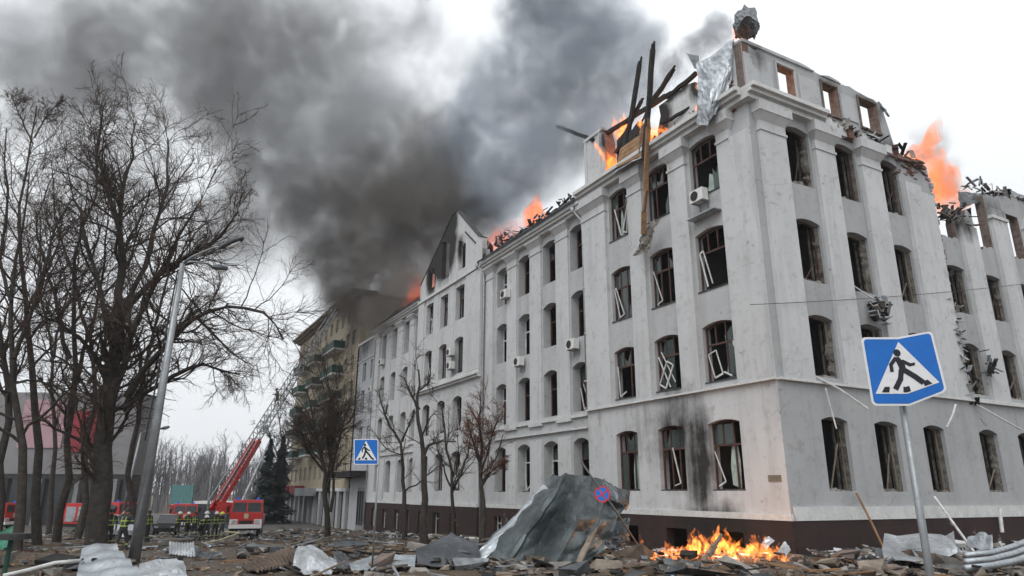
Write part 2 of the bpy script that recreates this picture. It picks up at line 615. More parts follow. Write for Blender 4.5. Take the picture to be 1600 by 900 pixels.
# ---------------------------------------------------------------- the setting: ground and road
def terrain():
    xs = np.concatenate([np.linspace(-900, -80, 12)[:-1], np.linspace(-80, 60, 141), np.linspace(60, 900, 12)[1:]])
    ys = np.concatenate([np.linspace(-60, 4, 8)[:-1], np.linspace(4, 100, 145), np.linspace(100, 1500, 14)[1:]])
    X, Y = np.meshgrid(xs, ys)
    Z = -0.033 * np.clip(Y - 28, 0, 60)
    r = np.random.default_rng(3)
    bumps = np.zeros_like(X)
    for i in range(26):
        k = r.normal(0, 1, 2)
        k = k / np.linalg.norm(k) * r.uniform(.4, 2.6)
        bumps += np.sin(X * k[0] + Y * k[1] + r.uniform(0, 6.28)) * .035 / (np.linalg.norm(k))
    near = (np.abs(X + 10) < 68) & (Y < 99) & (Y > 5)
    Z = Z + np.where(near, bumps * .5, 0) - .03
    n, mm = X.shape
    V = np.stack([X.ravel(), Y.ravel(), Z.ravel()], 1)
    i, j = np.meshgrid(np.arange(n - 1), np.arange(mm - 1), indexing='ij')
    q = np.stack([i * mm + j, i * mm + j + 1, (i + 1) * mm + j + 1, (i + 1) * mm + j], -1).reshape(-1, 4)
    o = fast_mesh('ground', V, q, 'ground', origin=(0, 0, 0), smooth=True)
    o['kind'] = 'structure'
    return o


terrain()
mb = MB()
for y0, y1 in ((64, 76), (76, 88), (88, 140)):       # street behind the trees, with the fall of the ground
    a_, b_ = gz(y0), gz(y1)
    mb.add([(-160, y0, a_ + .02), (-24, y0, a_ + .02), (-24 - (y1 - 64) * .14, y1, b_ + .02), (-160, y1, b_ + .02)], [(0, 1, 2, 3)])
o = mb.build('road', 'asphalt', origin=(-60, 90, -1.5))
o['kind'] = 'structure'

# ---------------------------------------------------------------- the burning building
BLD = empty('university_building', K)
tag(BLD, 'large grey plastered building on the corner with broken windows and burning attic', 'building')


def arch_pts(u0, u1, zt, rise, k=8):
    return [(u0 + (u1 - u0) * i / k, zt + rise * (1 - (2 * i / k - 1) ** 2)) for i in range(k + 1)]


def wall(mb, F, u0, u1, z0, z1, cols, n=0.0, depth=.55):
    """front face with arched openings and their reveals; cols = [(ua, ub, [(zb, zt, rise), ...])]"""
    def q(a, b, c, d):
        if b - a > 1e-4 and d - c > 1e-4:
            mb.add([F.P(a, n, c), F.P(b, n, c), F.P(b, n, d), F.P(a, n, d)], [(3, 2, 1, 0)], F.flip)
    cols = sorted(cols)
    cur = u0
    for ua, ub, ops in cols:
        q(cur, ua, z0, z1)
        cur = ub
        zc = z0
        for zb, zt, rise in sorted(ops):
            q(ua, ub, zc, zb)
            A = arch_pts(ua, ub, zt, rise)
            ztop = min(zt + rise + .06, z1)
            for (a, b), (c, d) in zip(A[:-1], A[1:]):
                mb.add([F.P(a, n, b), F.P(c, n, d), F.P(c, n, ztop), F.P(a, n, ztop)], [(3, 2, 1, 0)], F.flip)
                mb.add([F.P(a, n, b), F.P(c, n, d), F.P(c, n - depth, d), F.P(a, n - depth, b)], [(0, 1, 2, 3)], F.flip)
            for uu, fl_ in ((ua, False), (ub, True)):
                mb.add([F.P(uu, n, zb), F.P(uu, n, zt), F.P(uu, n - depth, zt), F.P(uu, n - depth, zb)], [(0, 1, 2, 3)], F.flip != fl_)
            mb.add([F.P(ua, n, zb), F.P(ub, n, zb), F.P(ub, n - depth, zb), F.P(ua, n - depth, zb)], [(3, 2, 1, 0)], F.flip)
            zc = ztop
        q(ua, ub, zc, z1)
    q(cur, u1, z0, z1)


def ragged(a, b, amp, k, r):
    """points between a and b (exclusive of both) with jitter"""
    a, b = np.array(a, float), np.array(b, float)
    out = []
    for i in range(1, k):
        t = i / k
        out.append(tuple(a + (b - a) * t + r.normal(0, amp, 2)))
    return out


rr = np.random.default_rng(11)
PAV_L = [(2.33, 4.38), (6.15, 8.16), (9.91, 11.88)]
PAV_R = [(2.58, 4.42), (6.42, 8.25), (10.38, 12.16)]
WING_A = [(14.9, 16.64), (18.5, 20.34), (22.22, 24.08), (25.88, 27.73)]
GAB = [(33.15, 35.05), (36.85, 38.7), (40.5, 42.35)]
WING_C = [(44.9, 46.8), (48.4, 50.3), (52.3, 54.2), (56.1, 58.0)]
WING_R = [(15.55, 17.35), (19.5, 21.3), (23.45, 25.25), (27.4, 29.2)]
F1, F2, F3, F4 = (2.57, 5.72, .17), (7.75, 10.62, .18), (12.5, 15.66, .18), (17.75, 20.9, .18)
F2A, F3A, F4A = (7.5, 10.45, .26), (12.4, 15.35, .26), (17.15, 20.2, .18)
N1 = .10

# walls: street floor slightly proud of the floors above
mb = MB()
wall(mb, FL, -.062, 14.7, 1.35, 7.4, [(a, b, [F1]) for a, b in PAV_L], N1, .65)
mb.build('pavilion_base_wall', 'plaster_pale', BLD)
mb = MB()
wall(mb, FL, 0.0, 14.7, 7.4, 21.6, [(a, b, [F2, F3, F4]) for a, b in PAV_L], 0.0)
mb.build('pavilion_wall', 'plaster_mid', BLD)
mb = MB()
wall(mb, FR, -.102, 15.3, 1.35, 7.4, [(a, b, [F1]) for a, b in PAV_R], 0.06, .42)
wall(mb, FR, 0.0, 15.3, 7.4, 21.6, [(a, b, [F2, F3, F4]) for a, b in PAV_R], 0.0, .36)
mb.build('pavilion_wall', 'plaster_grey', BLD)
mb = MB()
wall(mb, FL, 14.7, 29.6, 1.35, 7.2, [(a, b, [(2.5, 5.55, .28)]) for a, b in WING_A], -.06, .75)
wall(mb, FL, 14.7, 29.6, 7.2, 21.0, [(a, b, [F2A, F3A, F4A]) for a, b in WING_A], -.1, .75)
mb.build('wing_wall', 'plaster_mid', BLD)
mb = MB()
G_N = .45
wall(mb, FL, 29.6, 44.4, 1.35, 11.9, [(a, b, [(2.6, 5.6, .25), (7.6, 10.3, .3)]) for a, b in GAB], G_N, .7)
wall(mb, FL, 29.6, 44.4, 11.9, 21.6, [(a, b, [(12.6, 15.7, .2), (17.55, 20.7, .05)]) for a, b in GAB], G_N, .7)
for uu in (29.6, 44.4):
    mb.add([FL.P(uu, G_N, 1.35), FL.P(uu, -.3, 1.35), FL.P(uu, -.3, 23), FL.P(uu, G_N, 23)], [(0, 1, 2, 3)])
mb.build('gable_bay_wall', 'plaster_pale', BLD)
mb = MB()
wall(mb, FL, 44.4, 60.2, 1.35, 7.2, [(a, b, [(2.5, 5.55, .25)]) for a, b in WING_C], -.06, .75)
wall(mb, FL, 44.4, 60.2, 7.2, 21.2, [(a, b, [F2A, F3A, (17.1, 20.6, .15)]) for a, b in WING_C], -.1, .75)
mb.add([FL.P(60.2, -.1, -2), FL.P(60.2, -9, -2), FL.P(60.2, -9, 22), FL.P(60.2, -.1, 22)], [(0, 1, 2, 3)])
mb.build('wing_wall', 'plaster_pale', BLD)
mb = MB()
wall(mb, FR, 15.3, 31.0, 1.35, 7.4, [(a, b, [(2.6, 5.7, .22)]) for a, b in WING_R], 0.0, .4)
wall(mb, FR, 15.3, 31.0, 7.4, 16.9, [(a, b, [(7.85, 10.55, .25), (12.6, 15.4, .12)]) for a, b in WING_R], -.06, .36)
mb.build('side_wing_wall', 'plaster_grey', BLD)
# torn top storey of the side wing: ragged pieces of wall standing between the openings
mb = MB()
tops = [(15.3, 15.55, 18.9, 18.2), (17.35, 19.5, 18.6, 19.9), (21.3, 23.45, 21.2, 21.6), (25.25, 27.4, 22.0, 22.2), (29.2, 31.0, 22.2, 22.2)]
for a, b, za, zb in tops:
    pts = [(a, 16.9), (b, 16.9), (b, zb)] + ragged((b, zb), (a, za), .16, 7, rr) + [(a, za)]
    mb.prism(FR, pts, -.6, -.06, 0, 1)
for (a, b), zt in zip(WING_R, (0, 0, 20.4, 20.5)):
    if zt:
        mb.prism(FR, [(a, zt), (b, zt), (b, 22.1)] + ragged((b, 22.1), (a, 21.5), .15, 6, rr) + [(a, 21.5)], -.6, -.061, 0, 1)
    mb.prism(FR, [(a, 16.9), (b, 16.9), (b, 17.4)] + ragged((b, 17.4), (a, 17.3), .09, 8, rr) + [(a, 17.3)], -.55, -.062, 0, 1)
mb.build('broken_parapet_wall', ['plaster_grey', 'brick_dull'], BLD)

# plinth with basement openings
mb = MB()
def plinth(F, u0, u1, n, openings, zb):
    cur = u0
    for a, b in openings:
        mb.box(F, cur, a, n - .5, n, zb, 1.34)
        mb.box(F, a, b, n - .5, n - .002, .75, 1.34)
        mb.box(F, a, b, n - .5, n - .002, zb, -.6 + .45 if zb > -1.5 else -1.2)
        cur = b
    mb.box(F, cur, u1, n - .5, n, zb, 1.34)
plinth(FL, -.14, 14.75, .20, [(2.6, 4.1), (6.3, 7.8), (10.1, 11.6)], -1.2)
plinth(FL, 14.75, 29.55, .06, [(15.2, 16.4), (18.9, 20.1), (22.6, 23.8), (26.3, 27.5)], -2.2)
plinth(FL, 29.55, 44.5, .55, [(33.4, 34.8), (37.1, 38.5), (40.7, 42.1)], -2.6)
plinth(FL, 44.5, 60.25, .06, [(45.3, 46.6), (48.8, 50.1), (52.7, 54), (56.5, 57.8)], -3.0)
plinth(FR, .01, 31.0, .16, [], -1.2)
mb.build('plinth', 'plinth_maroon', BLD)
mb = MB()
mb.box(FL, -.16, 14.72, .05, .22, 1.34, 1.62)
mb.box(FL, 14.72, 29.58, -.1, .08, 1.342, 1.6)
mb.box(FL, 29.58, 44.45, .3, .57, 1.342, 1.6)
mb.box(FL, 44.45, 60.2, -.1, .08, 1.342, 1.6)
mb.box(FR, .06, 31, 0.01, .19, 1.341, 1.9)
mb.build('plinth_moulding', 'stone_trim', BLD)

# piers (pilasters), each its own part, with a capital
def pier(F, u0, u1, n1, z0, z1, mat='plaster_pale', cap=True, n0=-.02, ztop=21.6):
    mb = MB()
    mb.box(F, u0, u1, n0, n1, z0, z1)
    if cap:
        mb.box(F, u0 - .05, u1 + .05, n0, n1 + .06, z1, z1 + .14)
        mb.box(F, u0, u1, n0, n1 + .01, z1 + .14, z1 + .55)
        mb.frustum(F, (u0, u1, n0, n1 + .01), (u0 - .22, u1 + .22, n0, n1 + .3), z1 + .55, z1 + .95)
        mb.box(F, u0 - .26, u1 + .26, n0, n1 + .34, z1 + .95, ztop)
    return mb.build('pilaster', mat, BLD)


ZC = 20.05
for a, b in ((0.02, 1.22), (1.222, 2.12), (4.58, 5.95), (8.36, 9.71), (12.08, 14.68)):
    pier(FL, a, b, .22 if a > .5 else .26, 7.45, ZC, cap=a > 1.0)
for a, b in ((.48, 2.36), (4.62, 6.22), (8.45, 10.18)):
    pier(FR, a, b, .22, 7.45, ZC)
pier(FR, 12.36, 13.9, .22, 7.45, 20.0, cap=False)
pier(FR, 13.9, 15.2, .14, 7.45, 19.7, cap=False)
for i, (a, b) in enumerate(((17.55, 19.3), (21.5, 23.25), (25.45, 27.2), (29.4, 31))):
    pier(FR, a, b, .16, 7.5, (18.4, 20.3, 20.3, 20.3)[i], cap=False, n0=-.08)
    if i:
        mb = MB()
        mb.box(FR, a - .08, b + .08, -.07, .24, 19.55, 19.75)
        mb.build('pilaster_band', 'stone_trim', BLD)
for sect, n1 in ((WING_A, .03), (WING_C, .03)):
    e = [sect[0][0] - 2.0] + [x for ab in sect for x in ab] + [sect[-1][1] + 2.0]
    for i in range(2, len(e) - 2, 2):
        pier(FL, e[i] + .12, e[i + 1] - .12, n1, 7.3, 19.9, ztop=21.0, n0=-.12)
        mb = MB()
        mb.box(FL, e[i] + .14, e[i + 1] - .14, -.08, .05, 1.62, 6.0)
        mb.box(FL, e[i] + .05, e[i + 1] - .05, -.08, .14, 6.35, 6.5)
        mb.box(FL, e[i] + .02, e[i + 1] - .02, -.08, .12, 6.95, 7.2)
        mb.build('pilaster', 'plaster_pale', BLD)
pier(FL, 28.1, 29.5, .12, 7.3, 19.9, ztop=21.0, n0=-.12)
pier(FL, 58.4, 60.1, .12, 7.3, 19.9, ztop=21.0, n0=-.12)
for a, b in ((29.62, 32.7), (35.35, 36.5), (39.0, 40.2), (42.7, 44.38)):
    pier(FL, a, b, G_N + (.12 if b - a > 1.3 else .06), 12.4, 21.2, cap=False, n0=G_N - .02)

# belts and cornices
def mould(F, u0, u1, steps, name, mat='stone_trim'):
    mb = MB()
    for n0, n1, z0, z1 in steps:
        mb.box(F, u0, u1, n0, n1, z0, z1)
    return mb.build(name, mat, BLD)


mould(FL, -.1, 14.74, [(-.05, .30, 7.36, 7.46)], 'belt_course')
mould(FR, .0, 15.3, [(-.05, .26, 7.362, 7.47)], 'belt_course')
mould(FR, 15.3, 31, [(-.1, .22, 7.36, 7.58)], 'belt_course')
mould(FL, 14.74, 29.6, [(-.15, .10, 7.12, 7.3)], 'belt_course')
mould(FL, 44.42, 60.2, [(-.15, .10, 7.12, 7.3)], 'belt_course')
mould(FL, 29.55, 44.45, [(.2, .72, 11.7, 11.9), (.2, .9, 11.9, 12.05), (.2, .62, 12.05, 12.35)], 'belt_course')
mould(FL, 29.55, 44.45, [(.2, .66, 21.3, 21.55)], 'gable_band')
mould(FL, .0, 14.8, [(-.4, .40, 21.6, 21.85), (-.4, .62, 21.85, 22.05), (-.4, .82, 22.05, 22.28)], 'cornice')
mould(FL, 14.5, 29.62, [(-.4, .30, 21.0, 21.2), (-.4, .5, 21.2, 21.4), (-.4, .66, 21.4, 21.6)], 'cornice')
mould(FL, 44.4, 60.3, [(-.4, .30, 21.2, 21.4), (-.4, .5, 21.4, 21.6), (-.4, .66, 21.6, 21.8)], 'cornice')
mould(FR, -.38, 5.4, [(-.4, .40, 21.601, 21.85), (-.4, .62, 21.85, 22.051), (-.4, .82, 22.051, 22.281)], 'cornice')
# shattered stretch of the cornice on the side front
mb = MB()
u = 5.4
while u < 14.9:
    w = rr.uniform(.25, .8)
    d = rr.uniform(.05, .6) * (1 if u < 8 else .75)
    zt = rr.uniform(21.75, 22.2) - max(0, (u - 9) * .10)
    mb.box(FR, u, u + w - .01, -.45, d, 21.55 - rr.uniform(0, .2), zt, int(rr.random() < .35 or u > 12))
    u += w
for k in range(60):
    u, z = rr.uniform(12.0, 15.0), rr.uniform(20.5, 21.9)
    mb.box(FR, u, u + .26, -.4, rr.uniform(-.02, .14), z, z + .085, 1)
mb.build('broken_cornice', ['stone_trim', 'brick_red'], BLD)['kind'] = 'stuff'
mb = MB()      # torn right end of the corner block, brick showing
for k in range(90):
    z = rr.uniform(8, 20.8)
    mb.box(FR, 15.18, 15.3 + rr.uniform(.02, .16), -.4, rr.uniform(-.02, .16), z, z + rr.uniform(.08, .3), int(rr.random() < .5))
mb.build('torn_wall_edge', ['plaster_grey', 'brick_red'], BLD)['kind'] = 'stuff'

# attic storey: street front on the right, standing without its roof
mb = MB()
AT = [(2.56, 3.9), (6.2, 7.45), (9.42, 11.0)]
ztop_a = lambda u: 25.25 - max(0, u - 8) * .05
segs = [0.0] + [x for ab in AT for x in ab] + [11.75]
for i in range(0, len(segs), 2):
    a, b = segs[i], segs[i + 1]
    pts = [(a, 22.25), (b, 22.25), (b, ztop_a(b))] + ragged((b, ztop_a(b)), (a, ztop_a(a)), .11, 9, rr) + [(a, ztop_a(a))]
    if i == 6:
        pts = [(a, 22.25), (12.4, 21.9), (11.75, 24.6), (11.35, 24.95), (a, ztop_a(a))]
    mb.prism(FR, pts, -.5, -.02, 0, 1)
for a, b in AT:
    mb.prism(FR, [(a, 24.72), (b, 24.72), (b, ztop_a(b))] + ragged((b, ztop_a(b)), (a, ztop_a(a)), .03, 3, rr) + [(a, ztop_a(a))], -.5, -.021, 0, 1)
    mb.box(FR, a, b, -.5, -.022, 22.25, 22.8)
mb.build('attic_wall', ['plaster_grey', 'brick_dull'], BLD)
mb = MB()
mb.prism(FR, [(0, 25.2), (5.6, 25.2), (5.3, 25.3), (4.6, 25.38), (0, 25.38)], -.55, .08)
mb.prism(FR, [(6.3, 25.19), (8.0, 25.16), (7.6, 25.3), (6.9, 25.36)], -.5, .05)
mb.box(FR, .05, 2.1, -.03, .05, 22.6, 24.6)
mb.box(FR, 4.25, 5.9, -.03, .05, 22.9, 24.6)
mb.box(FR, 7.75, 9.1, -.03, .045, 22.9, 24.5)
mb.build('attic_coping', 'plaster_mid', BLD)
for a, b in AT:
    mb = MB()
    for uu in (a - .12, b + .02):
        mb.box(FR, uu, uu + .1, -.06, .06, 22.7, 24.86)
    mb.box(FR, a - .12, b + .12, -.06, .07, 24.74, 24.88)
    mb.box(FR, a - .15, b + .15, -.06, .12, 22.66, 22.78)
    mb.build('attic_window_surround', 'plaster_mid' if a < 5 else 'brick_dull', BLD)
# attic on the left front: corner stump, burnt middle, end block
mb = MB()
mb.prism(FL, [(0.0, 22.25), (.9, 22.25), (1.25, 23.0), (.75, 23.9), (.62, 25.3), (.0, 25.38)], -.5, -.02, 0, 1)
mb.build('attic_wall', ['plaster_pale', 'brick_red'], BLD)
mb = MB()
mb.prism(FL, [(3.3, 22.25), (6.9, 22.25), (6.8, 23.4), (6.5, 24.2), (6.6, 24.9), (5.1, 24.95), (4.2, 25.0), (3.5, 24.8), (3.2, 23.6)], -.5, -.05, 0, 1)
mb.build('attic_wall', ['plaster_pale', 'brick_red'], BLD)
mb = MB()
mb.prism(FL, [(8.3, 22.25), (10.9, 22.25), (10.8, 24.6), (9.9, 24.9), (9.2, 24.6), (8.6, 24.9), (8.5, 23.9)], -.5, -.05, 0, 1)
mb.build('attic_wall', ['plaster_pale', 'brick_red'], BLD)
mb = MB()
mb.prism(FL, [(12.1, 22.25), (14.4, 22.25), (14.4, 26.1), (12.3, 26.1), (12.05, 25.2)], -.9, -.05, 0, 1)
mb.box(FL, 12.2, 14.5, -.95, .05, 26.1, 26.32)
mb.box(FL, 12.55, 12.75, -.06, .02, 22.3, 26.1)
mb.box(FL, 14.15, 14.42, -.06, .02, 22.3, 26.1)
mb.box(FL, 14.3, 14.8, -3.5, -.9, 22.25, 24.6)
mb.build('attic_wall', ['plaster_pale', 'brick_red'], BLD)
mb = MB()    # bare brick where the corner was torn open
for k in range(170):
    u, z = rr.uniform(.7, 2.5), rr.uniform(21.3, 23.4)
    if (u - 1.2) ** 2 + (z - 22.2) ** 2 * .7 < 1.2:
        mb.box(FL, u, u + .25, -.7, rr.uniform(-.2, .3), z, z + .085)
mb.build('exposed_brickwork', 'brick_red', BLD)['kind'] = 'stuff'

# gable wall over the bay, with its tall burnt openings
mb = MB()
gz0 = 21.6
prof = [(29.6, gz0), (44.4, gz0), (44.3, 23.4), (41.2, 25.4), (36.3, 28.6), (35.2, 28.55), (30.4, 24.4), (29.6, 24.0)]
def gtop(u):
    for (a, za), (b, zb) in zip(prof[2:-1], prof[3:]):
        if b <= u <= a:
            return za + (zb - za) * (u - a) / (b - a)
    return gz0
GO = [(33.1, 34.7, 22.3, 25.4), (36.9, 38.7, 22.4, 26.6), (40.5, 42.2, 22.2, 24.7)]
cuts = sorted([29.6, 30.4, 35.2, 36.3, 41.2, 44.3] + [x for g in GO for x in g[:2]])
for a, b in zip(cuts[:-1], cuts[1:]):
    if b - a < 1e-4:
        continue
    g = [q for q in GO if q[0] <= a + 1e-4 and q[1] >= b - 1e-4]
    if g:
        _, _, zb, zt = g[0]
        mb.prism(FL, [(a, gz0), (b, gz0), (b, zb), (a, zb)], G_N - .45, G_N)
        t0, t1 = (zt, zt - 1.0) if a + .01 > g[0][0] else (zt, zt)
        mb.prism(FL, [(a, t0 - .8), (b, t0), (b, gtop(b)), (a, gtop(a))], G_N - .45, G_N)
    else:
        mb.prism(FL, [(a, gz0), (b, gz0), (b, gtop(b)), (a, gtop(a))], G_N - .45, G_N)
mb.build('gable_wall', 'plaster_pale', BLD)
mb = MB()
for (a, za), (b, zb) in zip(prof[2:-1], prof[3:]):
    mb.bar(FL.P(a, G_N - .2, za + .04), FL.P(b, G_N - .2, zb + .04), .55, .08)
mb.bar(FL.P(33.2, G_N + .05, 25.75), FL.P(30.9, G_N + .05, 23.9), .06, .12)
mb.build('gable_coping', 'roof_dark', BLD)
mb = MB()
mb.box(FL, 29.8, 44.2, -7, -.05, 21.4, 21.5)
mb.add([FL.P(31.5, -1.6, 21.5), FL.P(44.2, -1.6, 21.5), FL.P(44.2, -1.6, 23), FL.P(36, -1.6, 27.6), FL.P(31.5, -1.6, 24.2)], [(0, 1, 2, 3, 4)])
mb.build('gable_back', 'charred', BLD)

# interior: floor slabs, back walls and partitions behind the openings
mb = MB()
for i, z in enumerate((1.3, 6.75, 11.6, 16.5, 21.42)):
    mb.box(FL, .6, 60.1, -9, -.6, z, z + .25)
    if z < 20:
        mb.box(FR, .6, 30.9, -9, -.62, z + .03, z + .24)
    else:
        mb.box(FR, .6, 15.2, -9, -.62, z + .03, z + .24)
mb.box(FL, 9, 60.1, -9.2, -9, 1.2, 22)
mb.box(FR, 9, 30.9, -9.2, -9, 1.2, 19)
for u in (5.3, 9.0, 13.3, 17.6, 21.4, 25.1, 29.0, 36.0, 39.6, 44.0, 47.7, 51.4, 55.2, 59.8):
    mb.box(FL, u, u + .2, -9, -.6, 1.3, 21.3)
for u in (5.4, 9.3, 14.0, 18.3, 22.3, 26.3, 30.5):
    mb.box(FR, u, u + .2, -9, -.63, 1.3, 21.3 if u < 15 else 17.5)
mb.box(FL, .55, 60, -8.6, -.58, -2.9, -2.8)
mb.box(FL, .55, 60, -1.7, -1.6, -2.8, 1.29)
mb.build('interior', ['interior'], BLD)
for u, fl_z, z1, mt in ((15.4, 6.9, 11.5, 'interior_tan'), (19.6, 11.8, 16.4, 'interior_tan'), (6.2, 1.6, 6.6, 'interior_rose'), (15.2, 1.6, 6.6, 'interior_rose'), (10.2, 11.9, 16.2, 'interior')):
    mb = MB()
    mb.box(FR, u, u + 2.4, -2.6, -2.5, fl_z, z1)
    mb.build('interior_partition', mt, BLD)

# windows -------------------------------------------------------------
def bars2d(mb, F, a, b, w, n0, n1):
    """bar in the facade plane between (u,z) points"""
    a, b = np.array(a, float), np.array(b, float)
    t = (b - a) / np.linalg.norm(b - a)
    p = np.array([-t[1], t[0]]) * w / 2
    mb.prism(F, [tuple(a - p), tuple(b - p), tuple(b + p), tuple(a + p)], n0, n1)


def framed_window(F, u0, u1, zb, zt, rise, n, r, glass=.45, sash=True, frame='frame_brown', mull=2, sill=True):
    mb = MB()
    w = .085
    A = arch_pts(u0, u1, zt, rise, 6)
    mb.box(F, u0, u0 + w, n - .09, n, zb, zt)
    mb.box(F, u1 - w, u1, n - .09, n, zb, zt)
    mb.box(F, u0 + w, u1 - w, n - .09, n - .001, zb, zb + w)
    for p, q in zip(A[:-1], A[1:]):
        mb.prism(F, [(p[0], p[1] - w), (q[0], q[1] - w), q, p], n - .09, n)
    ztr = zb + (zt - zb) * .66
    mb.box(F, u0 + w, u1 - w, n - .085, n - .003, ztr, ztr + .1)
    xs = [u0 + (u1 - u0) * (k + 1) / (mull + 1) for k in range(mull)]
    bare = r.random() < .3
    for k, x in enumerate(xs):
        za = zb + w if r.random() > (.75 if bare else .25) else ztr
        bars2d(mb, F, (x + (r.normal(0, .03) if za < ztr else 0), za), (x, zt + rise - .08), .07, n - .08, n - .004)
    wd = mb.build('window', frame, BLD)
    edges = [u0 + w] + xs + [u1 - w]
    for k in range(len(edges) - 1):
        for lo, hi in ((zb + w, ztr), (ztr + .1, zt - .02)):
            if r.random() < glass * (1.25 if lo > zb + .5 else .6):
                a, b = edges[k] + .04, edges[k + 1] - .04
                g = MB()
                if r.random() < .5:
                    g.prism(F, [(a, lo), (b, lo), (b, lo + (hi - lo) * r.uniform(.3, 1)), ((a + b) / 2, lo + (hi - lo) * r.uniform(.2, .8)), (a, hi)], n - .05, n - .042)
                else:
                    g.prism(F, [(a, lo), (b, lo), (b, hi), (a, hi)], n - .05, n - .042)
                g.build('pane', 'glass', wd)
    if sash:
        for k in range(r.integers(0, 3)):
            g = MB()
            keep = r.random(4) < (.6 if r.random() < .7 else .95)
            cx_ = r.uniform(u0 + .4, u1 - .4)
            hh = r.uniform(1.2, 2.3)
            ww = r.uniform(.35, .7)
            an = r.uniform(.12, .6) * (1 if k else -1)
            ca, sa = math.cos(an), math.sin(an)
            cs = [(-ww / 2, 0), (ww / 2, 0), (ww / 2, hh), (-ww / 2, hh)]
            cs = [(min(max(cx_ + x * ca - y * sa, u0 + .1), u1 - .1), zb + .12 + .2 + x * sa + y * ca) for x, y in cs]
            for i in range(4):
                if keep[i]:
                    bars2d(g, F, cs[i], cs[(i + 1) % 4], r.uniform(.05, .1), n + .04 + .06 * k, n + .08 + .06 * k)
            if g.v:
                g.build('broken_sash', 'white_frame', wd)
    if r.random() < .45 and sash:      # torn curtain left in the opening
        g = MB()
        a = u0 + r.uniform(.1, .8) * (u1 - u0 - .6); b = a + r.uniform(.3, .6)
        top = zb + (zt - zb) * r.uniform(.4, .95)
        pts = [(a, zb + .1), (b, zb + r.uniform(.1, .5)), (b - r.uniform(-.1, .2), (zb + top) / 2), (b - r.uniform(0, .2), top), (a + r.uniform(0, .1), top - r.uniform(0, .4)), (a - .05, (zb + top) / 2 + .2)]
        g.prism(F, pts, n - .2, n - .18)
        g.build('torn_curtain', 'curtain', wd)
    if sill:
        g = MB()
        g.box(F, u0 - .04, u1 + .04, n + .02, n + .27, zb + .002, zb + .06)
        g.build('sill', 'roof_dark', wd)
    return wd


def empty_window(F, u0, u1, zb, zt, rise, n, r):
    """opening left without its sash: torn lining down the far jamb and a little of the frame"""
    k = 14
    thin = .35 if r.random() < .6 else 1.0
    rows = []
    for i in range(k + 1):
        z = zb + (zt - zb) * i / k
        d = thin * abs(r.normal(0, .09)) + .02
        rows.append([(u1 - d * .3, n + .22), (u1 - d - .03, n + .1), (u1 - d * 1.4 - .04, n - .05), (u1 - .03 - d * .6, n - .2)])
    mb = MB()
    vs = [F.P(u, nn, zb + (zt - zb) * i / k) for i, row in enumerate(rows) for u, nn in row]
    fs = [(i * 4 + j, i * 4 + j + 1, (i + 1) * 4 + j + 1, (i + 1) * 4 + j) for i in range(k) for j in range(3)]
    mb.add(vs, fs)
    mb.box(F, u1 - .12, u1 - .001, n - .4, n - .31, zb, zt)
    wd = mb.build('window', 'insulation', BLD)
    g = MB()
    g.box(F, u0 + .001, u0 + .08, n - .12, n - .02, zb, zt)
    bars2d(g, F, (u1 - .1, zb + .1), (u1 - .02 - r.uniform(0, .2), zt), .07, n - .02, n + .05)
    if r.random() < .6:
        bars2d(g, F, (u0 + r.uniform(.2, .8), zb + .05), (u1 - r.uniform(.2, .6), zb + r.uniform(.6, 2.2)), .05, n + .05, n + .1)
    A = arch_pts(u0, u1, zt, rise, 6)
    for p, q in zip(A[:-1], A[1:]):
        d = abs(r.normal(0, .05)) + .05
        g.prism(F, [(p[0], p[1] - d), (q[0], q[1] - d), q, p], n - .1, n + .02)
    g.build('frame_remnant', 'wood_grey' if r.random() < .5 else 'frame_brown', wd)
    g = MB()
    for q in range(14):
        u, s = r.uniform(u0 + .05, u1 - .3), r.uniform(.05, .2)
        nn = r.uniform(n - .1, n + .2)
        g.box(F, u, u + s * 1.4, nn, nn + s, zb, zb + s * r.uniform(.3, .9))
    g.build('sill_rubble', 'rubble_mat', wd)['kind'] = 'stuff'
    return wd


wr = np.random.default_rng(21)
for i, (a, b) in enumerate(PAV_L):
    for (zb, zt, rise), n in ((F1, N1 - .27), (F2, -.22), (F3, -.22), (F4, -.22)):
        framed_window(FL, a, b, zb, zt, rise, n, wr)
for i, (a, b) in enumerate(PAV_R):
    for (zb, zt, rise), n in ((F1, -.36), (F2, -.36), (F3, -.36), (F4, -.36)):
        empty_window(FR, a, b, zb, zt, rise, n, wr)
for i, (a, b) in enumerate(WING_R[:3]):
    for zb, zt, rise in ((2.6, 5.7, .22), (7.85, 10.55, .25), (12.6, 15.4, .12)):
        empty_window(FR, a, b, zb, zt, rise, -.42, wr)
for sect, fl_ in ((WING_A, ((2.5, 5.55, .28), F2A, F3A, F4A)), (WING_C, ((2.5, 5.55, .25), F2A, F3A, (17.1, 20.6, .15)))):
    for a, b in sect:
        for zb, zt, rise in fl_:
            framed_window(FL, a, b, zb, zt, rise, -.72, wr, glass=.2 if sect is WING_A else .6, sash=wr.random() < .22, frame='white_frame' if wr.random() < .3 else 'frame_brown', mull=1)
for a, b in GAB:
    for zb, zt, rise in ((2.6, 5.6, .25), (7.6, 10.3, .3), (12.6, 15.7, .2), (17.55, 20.7, .05)):
        framed_window(FL, a, b, zb, zt, rise, .0, wr, glass=.55, sash=wr.random() < .5, frame='frame_brown', mull=1)
